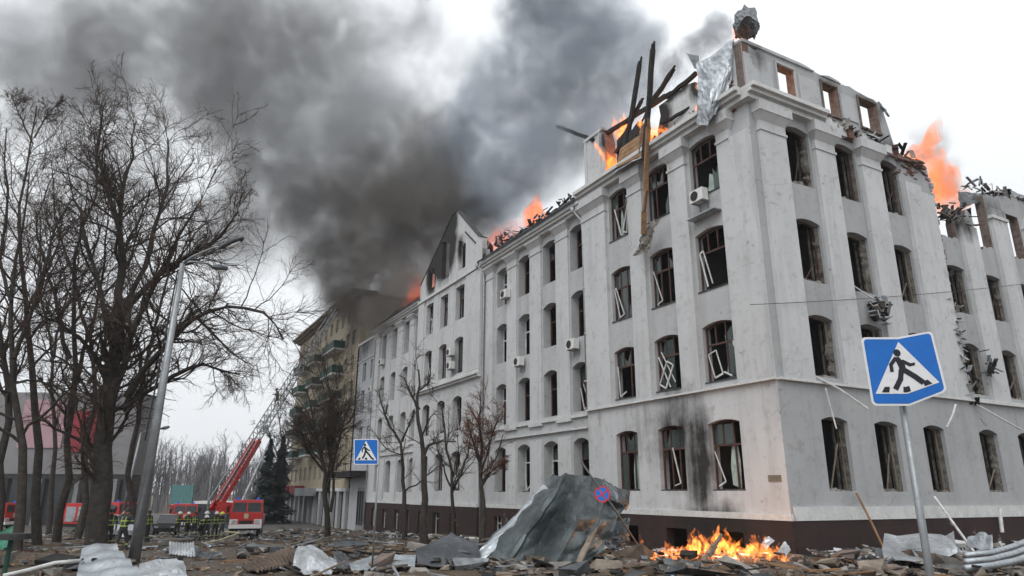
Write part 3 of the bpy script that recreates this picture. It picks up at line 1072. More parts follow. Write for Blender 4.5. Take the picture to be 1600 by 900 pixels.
for a, b in [(15.2, 16.4), (18.9, 20.1), (22.6, 23.8), (26.3, 27.5), (33.4, 34.8), (37.1, 38.5), (40.7, 42.1), (45.3, 46.6), (48.8, 50.1), (52.7, 54), (56.5, 57.8)]:
    mb = MB()
    n = .15 if 30 < a < 44 else -.3
    mb.box(FL, a, a + .07, n, n + .08, -1.2, .75)
    mb.box(FL, b - .07, b, n, n + .08, -1.2, .75)
    mb.box(FL, (a + b) / 2 - .03, (a + b) / 2 + .03, n, n + .07, -1.2, .75)
    mb.box(FL, a + .07, b - .07, n, n + .072, .2, .27)
    mb.build('basement_window', 'white_frame', BLD)
# flat hoods over the street windows of the wing
for a, b in WING_A + WING_C:
    mb = MB()
    mb.box(FL, a - .1, b + .1, -.08, .12, 6.35, 6.45)
    mb.build('window_hood', 'stone_trim', BLD)

# drainpipes
for u, n, z1 in ((14.62, .18, 20.6), (29.45, .3, 20.9), (60.0, .2, 21.2)):
    mb = MB()
    mb.tube([FL.P(u + .5, n + .4, z1 + .5), FL.P(u + .1, n, z1 - .3), FL.P(u, n, z1 - 1.2), FL.P(u, n, 7.4)] + ([FL.P(u, n, -.9)] if u > 20 else []), .085, 8)
    for z in np.arange(3, 20, 3.1):
        if z > 7.5 or u > 20:
            mb.tube([FL.P(u, n, z), FL.P(u, n, z + .1)], .115, 8)
    mb.tube([FL.P(u + .55, n + .42, z1 + .3), FL.P(u + .55, n + .42, z1 + .75)], [.1, .2], 8)
    mb.build('drainpipe', 'drain', BLD, smooth=True)

# roof over the long wing: lower strip of burnt sheet roofing with torn upper edge, ribs and hatches
def roof_strip(u0, u1, z0, slope, deep, r, name='roof', step=.55):
    k = int((u1 - u0) / step)
    mb = MB()
    us = np.linspace(u0, u1, k + 1)
    tops = deep * (1 + .35 * np.sin(us * .7) * np.sin(us * .23 + 1)) * (.8 + .4 * r.random(k + 1))
    nseg = 4
    vs = []
    for i, u in enumerate(us):
        for j in range(nseg + 1):
            t = tops[i] * j / nseg
            vs.append(FL.P(u + r.normal(0, .05), .6 - t, z0 + t * math.tan(slope) + r.normal(0, .05) * (j > 0)))
    fs = []
    for i in range(k):
        for j in range(nseg):
            if j >= 2 and r.random() < .18:
                continue
            a = i * (nseg + 1) + j
            fs.append((a, a + 1, a + nseg + 2, a + nseg + 1))
    mb.add(vs, fs)
    return mb.build(name, 'roof_dark', BLD)


RS = math.radians(46)
rf1 = roof_strip(14.9, 29.7, 21.62, RS, 1.9, rr)
rf2 = roof_strip(44.3, 60.2, 21.82, RS, 1.5, rr)
for (u0, u1, z0, rf) in ((15, 29.5, 21.7, rf1), (44.6, 60, 21.9, rf2)):
    for u in np.arange(u0, u1, 1.1):
        mb = MB()
        L_ = rr.uniform(1.0, 2.6)
        lean = rr.normal(0, .25)
        mb.bar(FL.P(u, .3, z0), FL.P(u + lean, .3 - L_, z0 + L_ * math.tan(RS) + rr.uniform(-.1, .35)), .12, .18)
        mb.build('rafter', 'charred', rf)
    mb = MB()
    mb.tube([FL.P(u0 - .3, .78, z0 - .02), FL.P(u1 + .3, .78, z0 - .02)], .09, 7)
    mb.build('gutter', 'zinc_dark', rf)
for u, w, n, z, tilt in ((16.4, 1.5, -1.0, 22.9, .2), (20.8, 1.6, -1.0, 22.7, -.15), (25.0, 2.2, -.9, 22.5, .1), (27.6, 1.8, -.6, 22.3, -.2)):
    mb = MB()
    mb.frustum(FL, (u, u + w, n - 1.2, n), (u + .1, u + w - .1, n - 1.2, n - .1), z - .9, z)
    vs = [FL.P(u - .25, n + .35, z - .05 + tilt), FL.P(u + w + .25, n + .35, z - .05 - tilt), FL.P(u + w + .2, n - 1.6, z + .5 - tilt), FL.P(u - .2, n - 1.6, z + .5 + tilt)]
    mb.add(vs + [np.array(p) + ZV * .06 for p in vs], [(0, 1, 2, 3), (7, 6, 5, 4), (0, 4, 5, 1), (1, 5, 6, 2), (2, 6, 7, 3), (3, 7, 4, 0)])
    mb.build('dormer', 'slate_green', rf1)
# small number plate by the corner
mb = MB()
a_ = on_plane(FL, 1199, 752, .2)
b_ = on_plane(FL, 1218, 742, .2)
mb.box(FL, b_[0], a_[0], .101, .14, a_[1], b_[1])
mb.build('wall_plate', 'wood_grey', BLD)

# ---------------------------------------------------------------- ruined attic: beams, boarding, hanging sheets
def timber(name, a, b, w, h, mat, label, cat='beam', group=None, split=None):
    mb = MB()
    a, b = np.array(a, float), np.array(b, float)
    k = 5
    mid = [a + (b - a) * i / k + rr.normal(0, .02, 3) for i in range(k + 1)]
    mid[0], mid[-1] = a, b
    for p, q in zip(mid[:-1], mid[1:]):
        mb.bar(p, q + (q - p) * .02, w * rr.uniform(.9, 1.05), h * rr.uniform(.9, 1.05))
    t = (b - a) / np.linalg.norm(b - a)
    for s in (-.3, .25):     # splintered end
        x = np.cross(t, [.3, .2, .9]); x /= np.linalg.norm(x)
        mb.bar(b + x * s * w, b + x * s * w * .7 + t * w * rr.uniform(1, 2.5), w * .35, h * .5)
    o = mb.build(name, mat, origin=tuple(a))
    tag(o, label, cat, group)
    return o


def lp(px, py, n):
    u, z = on_plane(FL, px, py, n)
    return FL.P(u, n, z)


timber('charred_beam', lp(1006, 250, .9), lp(1020, 78, .9), .26, .22, 'charred', 'tallest charred beam standing upright above the burning attic')
timber('broken_plank', lp(1006, 366, .9), lp(1013, 200, .9), .30, .12, 'wood', 'long bare brown plank hanging upright down the front below the attic')
timber('broken_plank', lp(999, 250, .75), lp(1003, 205, .75), .2, .14, 'wood_grey', 'short weathered plank beside the long hanging plank')
timber('charred_beam', lp(980, 222, -.1), lp(999, 102, -.3), .24, .24, 'charred', 'leaning black beam with scorched tip left of the tallest beam')
timber('charred_beam', lp(1012, 170, -.6), lp(1048, 115, -.8), .26, .22, 'charred', 'short black beam end jutting right of the tallest beam')
timber('charred_beam', lp(1085, 165, -.2), lp(1040, 190, .3), .16, .16, 'charred', 'thin blackened beam lying across the burning attic floor')
timber('charred_beam', lp(928, 219, .0), lp(872, 198, -1.5), .22, .26, 'charred', 'black beam poking out sideways over the long wing roof')
timber('charred_beam', lp(940, 214, -.4), lp(1040, 150, -.5), .22, .26, 'charred', 'long burnt wall plate running along the top of the ruined attic')
timber('charred_beam', lp(1088, 114, -.4), lp(1046, 150, -.2), .2, .24, 'charred', 'burnt wall plate stub beside the hanging roof sheet')
timber('charred_beam', lp(962, 240, .1), lp(1002, 158, -.7), .16, .2, 'charred', 'sloping burnt rafter over the boarding of the attic')
timber('charred_beam', lp(994, 212, .3), lp(1010, 175, -.4), .12, .12, 'charred', 'thin charred stick between the two leaning beams')
mb = MB()
PB = empty('boarded_panel', lp(985, 250, .5))
tag(PB, 'brown plank panel hanging over the cornice below the attic flames', 'panel')
for k in range(5):
    mb = MB()
    f0, f1 = k / 5, (k + .93) / 5
    A0, A1 = lp(964, 262, .85), lp(1004, 243, .85)
    B0, B1 = lp(970, 232, .2), lp(1004, 208, .2)
    q = [A0 + (B0 - A0) * f0, A1 + (B1 - A1) * f0, A1 + (B1 - A1) * f1, A0 + (B0 - A0) * f1]
    nn = FL.n * .05
    mb.add([p for p in q] + [p + nn for p in q], [(3, 2, 1, 0), (4, 5, 6, 7), (0, 1, 5, 4), (1, 2, 6, 5), (2, 3, 7, 6), (3, 0, 4, 7)])
    mb.build('plank', 'wood', PB)


def sheet(name, rows, mat, label, cat='metal sheet', sub=5, amp=.05, thick=.015, group=None, seams=0, crumple=.06, seed=1, parent=None, smooth=False):
    """bent sheet through a net of world points (rows x cols); linear between them so it creases like metal"""
    r = np.random.default_rng(seed)
    R_ = np.array(rows, float)
    n, m = R_.shape[:2]
    nu, nv = (n - 1) * sub + 1, (m - 1) * sub + 1
    G = np.zeros((nu, nv, 3))
    for i in range(nu):
        fi = min(i // sub, n - 2); ti = i / sub - fi
        for j in range(nv):
            fj = min(j // sub, m - 2); tj = j / sub - fj
            G[i, j] = (R_[fi, fj] * (1 - ti) * (1 - tj) + R_[fi + 1, fj] * ti * (1 - tj) + R_[fi, fj + 1] * (1 - ti) * tj + R_[fi + 1, fj + 1] * ti * tj)
    du = np.gradient(G, axis=0); dv = np.gradient(G, axis=1)
    nor = np.cross(du, dv); nor /= np.linalg.norm(nor, axis=2, keepdims=True) + 1e-9
    I, J = np.meshgrid(np.arange(nu), np.arange(nv), indexing='ij')
    d = np.zeros((nu, nv))
    for k in range(7):        # sharp folds
        a_ = r.uniform(0, 6.28); f = r.uniform(.12, .55)
        d += np.abs(np.sin((I * math.cos(a_) + J * math.sin(a_)) * f + r.uniform(0, 6))) * r.uniform(.3, 1) * amp
    d += r.normal(0, crumple * .35, (nu, nv))
    if seams:
        d += (np.abs(((J * seams / (nv - 1)) % 1.0) - .5) > .46) * .06
    G = G + nor * (d - d.mean())[..., None]
    V = np.concatenate([G.reshape(-1, 3), (G - nor * thick).reshape(-1, 3)])
    i, j = np.meshgrid(np.arange(nu - 1), np.arange(nv - 1), indexing='ij')
    a_ = (i * nv + j).ravel()
    q1 = np.stack([a_, a_ + 1, a_ + nv + 1, a_ + nv], 1)
    o_ = nu * nv
    q2 = q1[:, ::-1] + o_
    edge = []
    for k in range(nv - 1):
        edge += [(k, k + o_, k + 1 + o_, k + 1), ((nu - 1) * nv + k + 1, (nu - 1) * nv + k + 1 + o_, (nu - 1) * nv + k + o_, (nu - 1) * nv + k)]
    for k in range(nu - 1):
        edge += [(k * nv, (k + 1) * nv, (k + 1) * nv + o_, k * nv + o_), ((k + 1) * nv + nv - 1, k * nv + nv - 1, k * nv + nv - 1 + o_, (k + 1) * nv + nv - 1 + o_)]
    o = fast_mesh(name, V, np.concatenate([q1, q2, np.array(edge)]), mat, parent=parent, smooth=smooth)
    if label:
        tag(o, label, cat, group)
    return o


sheet('hanging_roof_sheet', [[lp(1088, 98, .3), lp(1110, 88, .2), lp(1146, 60, .1), lp(1148, 66, -.3)],
                             [lp(1090, 135, .5), lp(1112, 122, .7), lp(1140, 100, .3), lp(1146, 110, 0)],
                             [lp(1090, 165, .9), lp(1110, 160, 1.2), lp(1122, 150, .8), lp(1135, 150, .4)],
                             [lp(1088, 196, 1.0), lp(1104, 195, 1.3), lp(1115, 180, .9), lp(1118, 178, .7)]], 'zinc', 'pale sheet of roofing hanging over the torn corner of the attic', sub=7, amp=.07, crumple=.06, seed=5)
sheet('roof_sheet', [[lp(1073, 84, -.3), lp(1092, 88, -.6)], [lp(1085, 106, .2), lp(1094, 108, 0)]], 'zinc_dark', 'small dark triangular sheet sticking out beside the hanging roofing', sub=5, seed=6)
sheet('crumpled_roof_roll', [[lp(1146, 44, -.2), lp(1150, 20, -.4), lp(1163, 8, -.7), lp(1178, 13, -1.1), lp(1187, 30, -1.3)],
                              [lp(1148, 58, -.1), lp(1155, 36, .3), lp(1167, 26, .3), lp(1180, 30, -.3), lp(1187, 40, -1.0)],
                              [lp(1160, 62, -.9), lp(1165, 50, -.5), lp(1172, 46, -.3), lp(1181, 48, -.5), lp(1184, 52, -1.0)],
                              [lp(1168, 64, -1.0), lp(1170, 60, -1.0), lp(1173, 60, -1.0), lp(1178, 60, -1.0), lp(1178, 62, -1.2)]], 'zinc_dark', 'dark curled roll of roofing on the very top of the corner', sub=6, amp=.06, crumple=.07, seed=8)
timber('burning_lath', lp(1150, 60, -.5), lp(1160, 38, -.5), .1, .1, 'charred', 'glowing broken lath under the curled roofing on the corner top')
sheet('bent_gutter_sheet', [[lp(960, 270, .9), lp(1004, 246, 1.0)], [lp(962, 262, .5), lp(1004, 238, .6)]], 'zinc_bright', 'strip of pale metal gutter bent loose under the plank panel', sub=6, amp=.03, seed=9)
sheet('hanging_rag', [[lp(1028, 342, 1.0), lp(1018, 345, .9), lp(1012, 352, .9)], [lp(1022, 365, .8), lp(1010, 375, .8), lp(1000, 380, .7)], [lp(1014, 392, .8), lp(1000, 398, .7), lp(990, 400, .8)]], 'rubble_mat', 'torn grey strip of lining hanging off the foot of the long plank', 'torn strip', sub=7, amp=.08, crumple=.12, seed=10)

# ---------------------------------------------------------------- annex and yellow apartment house further along the street
AX = empty('grey_annex', FL.P(60.3, 0, -2))
tag(AX, 'narrow plain grey building squeezed between the burning wing and the yellow house', 'building')
mb = MB()
awin = [(61.6, 63.0), (65.0, 66.4)]
wall(mb, FL, 60.35, 68.6, -2.4, 21.3, [(a, b, [(7.8, 10.3, .05), (12.2, 15.0, .05), (16.2, 18.6, .05)]) for a, b in awin], -.35, .4)
mb.build('wall', 'plaster_annex', AX)
mb = MB()
mb.box(FL, 60.36, 68.6, -8, -.8, 21.31, 21.6)
for z in (-2.3, 6.6, 11.2, 15.6):
    mb.box(FL, 60.5, 68.5, -6, -.8, z, z + .2)
mb.box(FL, 60.5, 68.5, -6.2, -6, -2, 21)
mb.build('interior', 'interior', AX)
mb = MB()
mb.box(FL, 60.36, 68.6, -.5, -.15, 21.3, 21.62)
mb.box(FL, 60.36, 68.6, -.4, -.25, 19.0, 19.15)
mb.build('cornice', 'stone_trim', AX)
for a, b in awin:
    for zb, zt in ((7.8, 10.3), (12.2, 15.0), (16.2, 18.6)):
        mb = MB()
        mb.box(FL, a, a + .1, -.65, -.57, zb, zt); mb.box(FL, b - .1, b, -.65, -.57, zb, zt)
        mb.box(FL, (a + b) / 2 - .05, (a + b) / 2 + .05, -.65, -.575, zb, zt)
        w_ = mb.build('window', 'white_frame', AX)
        mb = MB()
        mb.box(FL, a + .1, b - .1, -.64, -.63, zb, zt)
        mb.build('pane', 'far_glass', w_)
mb = MB()
mb.box(FL, 61.2, 70.5, -.2, 1.9, 4.2, 4.9)
mb.build('entrance_canopy', 'charred', AX)
mb = MB()
mb.box(FL, 61.6, 64.6, -.34, -.2, -1.9, 3.0)
d_ = mb.build('door', 'far_wall', AX)
for k in range(3):
    mb = MB()
    mb.box(FL, 61.8 + k * .95, 62.55 + k * .95, -.199, -.17, -1.3, 2.6)
    mb.build('pane', 'far_glass', d_)

YB = empty('yellow_apartment_house', FL.P(69, 0, -2))
tag(YB, 'tall yellow apartment house with green balconies half hidden in smoke', 'building')
mb = MB()
ycols = [(70.6 + 3.3 * k, 71.9 + 3.3 * k) for k in range(11)]
yfl = [(4.2 + 3.6 * k, 6.2 + 3.6 * k, .0) for k in range(7)]
wall(mb, FL, 68.7, 107.5, 2.6, 28.6, [(a, b, yfl) for a, b in ycols], -.2, .35)
mb.add([FL.P(107.5, -.2, -2.4), FL.P(107.5, -14, -2.4), FL.P(107.5, -14, 28.6), FL.P(107.5, -.2, 28.6)], [(0, 1, 2, 3)])
mb.add([FL.P(68.7, -.2, 21), FL.P(68.7, -14, 21), FL.P(68.7, -14, 28.6), FL.P(68.7, -.2, 28.6)], [(0, 1, 2, 3)])
mb.build('wall', 'plaster_yellow', YB)
mb = MB()
for k in range(12):
    mb.box(FL, 68.9 + 3.3 * k, 70.0 + 3.3 * k, -.4, .05, -2.2, 2.55)
mb.build('street_pier', 'plaster_grey', YB)['kind'] = 'stuff'
mb = MB()
mb.box(FL, 68.7, 107.5, -.6, .15, 2.55, 2.95)
mb.build('belt_course', 'stone_trim', YB)
mb = MB()
mb.box(FL, 68.8, 107.4, -8, -.7, -2.3, 28.4)
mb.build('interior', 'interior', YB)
mb = MB()
mb.box(FL, 68.6, 107.9, -.5, .3, 28.6, 28.9)
mb.box(FL, 68.6, 108.1, -.5, .9, 28.9, 29.2)
mb.box(FL, 68.6, 108.3, -2.5, 1.2, 29.2, 29.5)
mb.build('cornice', 'wood_grey', YB)
mb = MB()
mb.frustum(FL, (70, 108.0, -13.8, 1.0), (72, 105, -8, -6), 29.502, 30.2)
mb.build('roof', 'roof_dark', YB)
for a, b in ycols:
    for zb, zt, _ in yfl:
        mb = MB()
        mb.box(FL, a, a + .1, -.45, -.38, zb, zt); mb.box(FL, b - .1, b, -.45, -.38, zb, zt)
        mb.box(FL, (a + b) / 2 - .05, (a + b) / 2 + .05, -.45, -.385, zb, zt)
        w_ = mb.build('window', 'white_frame', YB)
        mb = MB()
        mb.box(FL, a + .1, b - .1, -.44, -.43, zb, zt)
        mb.build('pane', 'far_glass', w_)
for u0, u1 in ((75.4, 82.4), (87.5, 92.2), (97.4, 103)):
    for k in (1, 2, 3, 4, 5):
        z = 2.9 + 3.6 * k + 1.2
        mb = MB()
        mb.box(FL, u0, u1, -.1, 1.5, z, z + .22)
        b_ = mb.build('balcony', 'stone_trim', YB)
        mb = MB()
        mb.box(FL, u0, u1, 1.42, 1.5, z + .22, z + 1.3)
        mb.box(FL, u0, u0 + .08, -.1, 1.42, z + .22, z + 1.3)
        mb.box(FL, u1 - .08, u1, -.1, 1.42, z + .22, z + 1.3)
        mb.build('railing', 'balcony_green', b_)
for u0, u1 in ((92.5, 96.5), (98.5, 104.5)):
    mb = MB()
    mb.box(FL, u0, u1, .1, 1.6, 2.2, 3.4)
    mb.build('shop_awning', 'red_panel', YB)
mb = MB()
mb.box(FL, 84.5, 91.5, .1, 1.8, 1.9, 3.0)
mb.build('shop_awning', 'zinc', YB)

# ---------------------------------------------------------------- air-conditioner boxes on the facade
def ac_unit(F, u, n, z, label, w=.95, h=.68, d=.42):
    root = empty('air_conditioner', F.P(u, n, z))
    tag(root, label, 'air conditioner', 'air conditioners on the facade')
    mb = MB(); mb.box(F, u - w / 2, u + w / 2, n + .12, n + .12 + d, z, z + h); mb.build('casing', 'ac_white', root)
    mb = MB()
    c = F.P(u + .12, n + .125 + d, z + h / 2)
    ring = [c + F.e * .27 * math.cos(t) + ZV * .27 * math.sin(t) for t in np.linspace(0, 2 * math.pi, 17)[:-1]]
    mb.add(ring + [p + F.n * .02 for p in ring], [list(range(15, -1, -1)), list(range(16, 32))] + [(i, (i + 1) % 16, (i + 1) % 16 + 16, i + 16) for i in range(16)])
    mb.build('fan', 'black', root)
    for s in (-.3, .3):
        mb = MB(); mb.box(F, u + s - .03, u + s + .03, n, n + d + .15, z - .06, z - .003); mb.box(F, u + s - .025, u + s + .025, n, n + .04, z - .4, z - .06); mb.build('bracket', 'galv', root)
    return root


for (px, py, n, lab) in ((1093, 316, .05, 'white air conditioner on a shelf under the top window beside the corner'),
                         (790, 466, -.05, 'white air conditioner on a top-floor pier beside the gable bay'),
                         (895, 546, -.05, 'white air conditioner under the third-floor window next to the corner pavilion'),
                         (811, 572, -.05, 'white air conditioner under a third-floor window in the middle of the wing'),
                         (704, 556, .5, 'upper of two stacked air conditioners on the gable bay'),
                         (704, 577, .5, 'lower of two stacked air conditioners on the gable bay'),
                         (580, 612, -.35, 'small air conditioner on the plain grey annex'),
                         (596, 570, -.1, 'small air conditioner at the far end of the wing under the top window')):
    u, z = on_plane(FL, px, py, n + .3)
    ac_unit(FL, u, n + .0, z, lab)
SH = MB()
u, z = on_plane(FL, 1098, 322, .3)
SH.box(FL, u - 1.0, u + 1.0, 0.0, .6, z - .55, z - .48)
o = SH.build('bent_shelf', 'zinc', origin=FL.P(u, 0, z - .5)); tag(o, 'narrow metal shelf under the corner air conditioner', 'shelf')

# ---------------------------------------------------------------- debris hanging on the side front
def rp(px, py, n):
    u, z = on_plane(FR, px, py, n)
    return FR.P(u, n, z)


def stick(name, a, b, r_, mat, label, cat):
    mb = MB()
    a, b = np.array(a), np.array(b)
    mb.tube([a, a + (b - a) * .5 + rr.normal(0, .05, 3), b], r_, 6)
    o = mb.build(name, mat, origin=tuple(a)); tag(o, label, cat)
    return o


stick('bent_window_strip', rp(1272, 587, .1), rp(1356, 639, 1.2), .05, 'white_frame', 'long white window strip jutting from the second-floor window by the corner', 'broken strip')
stick('bent_window_strip', rp(1290, 606, .3), rp(1307, 670, .4), .035, 'white_frame', 'short white strip hanging down from the window by the corner', 'broken strip')
stick('leaning_pole', rp(1338, 770, .2), base(1384, 850, 31.5), .05, 'wood', 'thin brown stick leaning from a street window to the ground', 'stick')
stick('leaning_pole', rp(1460, 776, .3), base(1522, 846, 33), .06, 'white_frame', 'long pale pole leaning from a street window onto the scrap heap', 'pole')
stick('bent_window_strip', rp(1526, 632, .2), rp(1597, 672, 1.0), .05, 'white_frame', 'pale strip poking out below a window of the side wing', 'broken strip')
stick('bent_window_strip', rp(1493, 632, .8), rp(1479, 668, .8), .05, 'white_frame', 'short white strip dangling behind the right edge of the crossing sign', 'broken strip')
stick('bent_window_strip', rp(1563, 795, .5), rp(1566, 832, .5), .09, 'white_frame', 'short thick white pipe end standing by the side plinth', 'broken strip')
stick('bent_window_strip', rp(1333, 446, .1), rp(1385, 478, .5), .04, 'white_frame', 'white strip across the sill above the hanging wreckage', 'broken strip')


def wreck(name, c, s, n, mats, label, cat, seed, F=None):
    r = np.random.default_rng(seed)
    mb = MB()
    for k in range(n):
        q = np.clip(r.normal(0, 1, 3), -1.9, 1.9) * np.array(s)
        p = np.array(c) + (q if F is None else F.e * q[0] + F.n * q[1] + ZV * q[2])
        d = r.normal(0, 1, 3); d /= np.linalg.norm(d)
        mb.bar(p - d * r.uniform(.1, .5), p + d * r.uniform(.1, .5), r.uniform(.03, .3), r.uniform(.02, .07), mi=int(r.integers(len(mats))))
    o = mb.build(name, mats, origin=tuple(c)); tag(o, label, cat, kind='stuff')
    return o


wreck('hanging_wreckage', rp(1374, 488, .45), (.28, .22, .28), 42, ['zinc_dark', 'charred', 'rubble_mat', 'zinc'], 'tangle of torn metal hanging from the third-floor sill above the sign', 'wreckage', 4, FR)
wreck('hanging_wreckage', rp(1548, 565, .4), (.16, .16, .4), 14, ['charred', 'slate_green'], 'dark torn scraps hanging on a pier of the side wing', 'wreckage', 5, FR)
wreck('hanging_wreckage', rp(1502, 540, .15), (.15, .15, 2.2), 40, ['charred', 'zinc', 'rubble_mat'], 'long strip of torn cable and cladding down the joint of the side wing', 'wreckage', 6, FR)
wreck('roof_wreckage', FR.P(18.4, -.4, 19.2), (1.0, .3, .3), 80, ['charred', 'rubble_mat', 'zinc_dark', 'brick_red', 'wood_grey'], 'heap of roof wreckage on the broken top of the side wing', 'wreckage', 7, FR)
wreck('roof_wreckage', FR.P(25, -.5, 22.15), (2.2, .3, .12), 70, ['charred', 'zinc_dark', 'zinc', 'wood_grey'], 'torn roofing lying along the far end of the side wing', 'wreckage', 8, FR)
wreck('roof_wreckage', FL.P(5.5, -.6, 22.5), (2.2, .5, .25), 110, ['charred', 'rubble_mat', 'wood_grey', 'brick_red'], 'burnt rubble heaped on the corner attic floor', 'wreckage', 9, FL)
wreck('roof_wreckage', FR.P(9.6, .1, 22.1), (2.0, .2, .08), 60, ['charred', 'rubble_mat', 'brick_red', 'stone_trim'], 'loose rubble along the broken cornice under the attic windows', 'wreckage', 10, FR)
wreck('roof_wreckage', FL.P(21.5, -.2, 22.3), (4.2, .5, .28), 150, ['charred', 'zinc_dark', 'zinc', 'roof_dark'], 'burnt roofing scraps along the eaves of the long wing', 'wreckage', 12, FL)
wreck('roof_wreckage', FL.P(27.6, -.8, 23.2), (.9, .5, .5), 60, ['zinc', 'zinc_dark', 'charred', 'white_frame'], 'pale heap of torn roofing beside the gable', 'wreckage', 13, FL)
sheet('sagging_roof_sheet', [[rp(1495, 300, -.8), rp(1530, 300, -1.2), rp(1570, 298, -1.4), rp(1610, 305, -1.4)], [rp(1500, 325, -.3), rp(1540, 312, -.2), rp(1575, 305, -.1), rp(1612, 318, .1)]], 'zinc_dark', 'sagging dark roofing sheet along the top of the side wing', sub=6, amp=.08, crumple=.08, seed=14)
timber('charred_beam', rp(1508, 318, -.4), rp(1486, 345, -.3), .16, .2, 'charred', 'short dark beam sticking up from the roof wreckage of the side wing')
timber('charred_beam', rp(1372, 160, -.1), rp(1386, 178, .3), .14, .14, 'slate_green', 'broken lath at the torn end of the attic wall')

# overhead wire across the side front
w0, w1 = rp(1172, 476, .3), rp(1640, 438, .3)
mb = MB()
mb.tube([w0 + (w1 - w0) * t - ZV * .5 * (4 * t * (1 - t)) * .4 for t in np.linspace(0, 1, 15)], .014, 4)
o = mb.build('overhead_wire', 'black'); tag(o, 'thin cable strung across the side front above the crossing sign', 'cable')

# ---------------------------------------------------------------- traffic signs
def clip_poly(poly, s, keep_low):
    out = []
    for i in range(len(poly)):
        a, b = poly[i], poly[(i + 1) % len(poly)]
        ia, ib = ((a[0] <= s) == keep_low), ((b[0] <= s) == keep_low)
        if ia:
            out.append(a)
        if ia != ib:
            t = (s - a[0]) / (b[0] - a[0])
            out.append((s, a[1] + (b[1] - a[1]) * t))
    return out


def thick_line(pts, w):
    out = []
    for a, b in zip(pts[:-1], pts[1:]):
        a, b = np.array(a), np.array(b)
        t = (b - a) / np.linalg.norm(b - a); p = np.array([-t[1], t[0]]) * w / 2; e_ = t * w * .3
        out.append([tuple(a - p - e_), tuple(b - p + e_), tuple(b + p + e_), tuple(a + p - e_)])
    return out


def crossing_sign(name, quad, s_kink, kink, pole_xy, pole_z, pole_r, label, flip=False):
    """quad: TL,TR,BR,BL world points; kink: (top, bottom) world points at s_kink"""
    TL, TR, BR, BL = [np.array(q) for q in quad]
    KT, KB = [np.array(q) for q in kink]
    nrm = np.cross(BL - TL, TR - TL); nrm /= np.linalg.norm(nrm)
    if nrm @ (CAMP - TL) < 0:
        nrm = -nrm

    def W(s, t, lift):
        if flip:
            s = 1 - s
        if s <= s_kink:
            k = s / s_kink; top = TL + (KT - TL) * k; bot = BL + (KB - BL) * k
        else:
            k = (s - s_kink) / (1 - s_kink); top = KT + (TR - KT) * k; bot = KB + (BR - KB) * k
        return bot + (top - bot) * t + nrm * lift

    org = np.array([pole_xy[0], pole_xy[1], gz(pole_xy[1])])
    root = empty(name, org); tag(root, label, 'traffic sign', 'pedestrian crossing signs')
    kk = 1 - s_kink if flip else s_kink

    def polys(plist, lift, nm, mat, parent, thick=0.0):
        mb = MB()
        for poly in plist:
            for low in (True, False):
                q = clip_poly(poly, kk, low)
                if len(q) >= 3:
                    mb.add([W(s, t, lift) for s, t in q], [list(range(len(q)))])
                    if thick:
                        mb.add([W(s, t, lift - thick) for s, t in q], [list(range(len(q)))[::-1]])
                        mb.add([W(s, t, l) for l in (lift, lift - thick) for s, t in q], [(i, (i + 1) % len(q), (i + 1) % len(q) + len(q), i + len(q)) for i in range(len(q))])
        return mb.build(nm, mat, parent)

    def rrect(x0, y0, x1, y1, r):
        out = []
        for cx_, cy_, a0 in ((x1 - r, y1 - r, 0), (x0 + r, y1 - r, 90), (x0 + r, y0 + r, 180), (x1 - r, y0 + r, 270)):
            for k in range(5):
                a = math.radians(a0 + 22.5 * k); out.append((cx_ + r * math.cos(a), cy_ + r * math.sin(a)))
        return out

    plate = polys([rrect(0, 0, 1, 1, .06)], 0.0, 'plate', 'sign_white', root, .012)
    field = polys([rrect(.03, .03, .97, .97, .05)], .003, 'blue_field', 'sign_blue', plate)
    polys([[(.5, .93), (.07, .17), (.93, .17)]], .006, 'white_triangle', 'sign_white', plate)
    head = [(.455 + .05 * math.cos(a), .765 + .055 * math.sin(a)) for a in np.linspace(0, 2 * math.pi, 13)[:-1]]
    body = [[(.40, .70), (.47, .705), (.53, .62), (.545, .47), (.46, .46), (.44, .58)]]
    fig = [head] + body
    fig += thick_line([(.42, .685), (.345, .59), (.345, .50)], .05)
    fig += thick_line([(.51, .64), (.60, .56), (.655, .555)], .045)
    fig += thick_line([(.52, .50), (.63, .38), (.72, .26)], .07)
    fig += thick_line([(.47, .50), (.44, .38), (.36, .25)], .07)
    fig += [[(.16, .19), (.26, .19), (.28, .27), (.21, .27)], [(.45, .19), (.55, .19), (.54, .27), (.46, .27)], [(.74, .19), (.84, .19), (.79, .27), (.72, .27)]]
    polys(fig, .009, 'walking_figure', 'sign_black', plate)
    mb = MB()
    mb.tube([(pole_xy[0], pole_xy[1], gz(pole_xy[1]) - .2), (pole_xy[0], pole_xy[1], pole_z)], pole_r, 12)
    mb.build('pole', 'galv', root, smooth=True)
    mb = MB()
    c = (TL + TR + BR + BL) / 4
    for f in (.25, .75):
        q = W(.5, f, -.02)
        mb.bar(q - nrm * .005, np.array([pole_xy[0], pole_xy[1], q[2]]) , .05, .04)
    mb.build('clamp', 'galv', root)
    return root


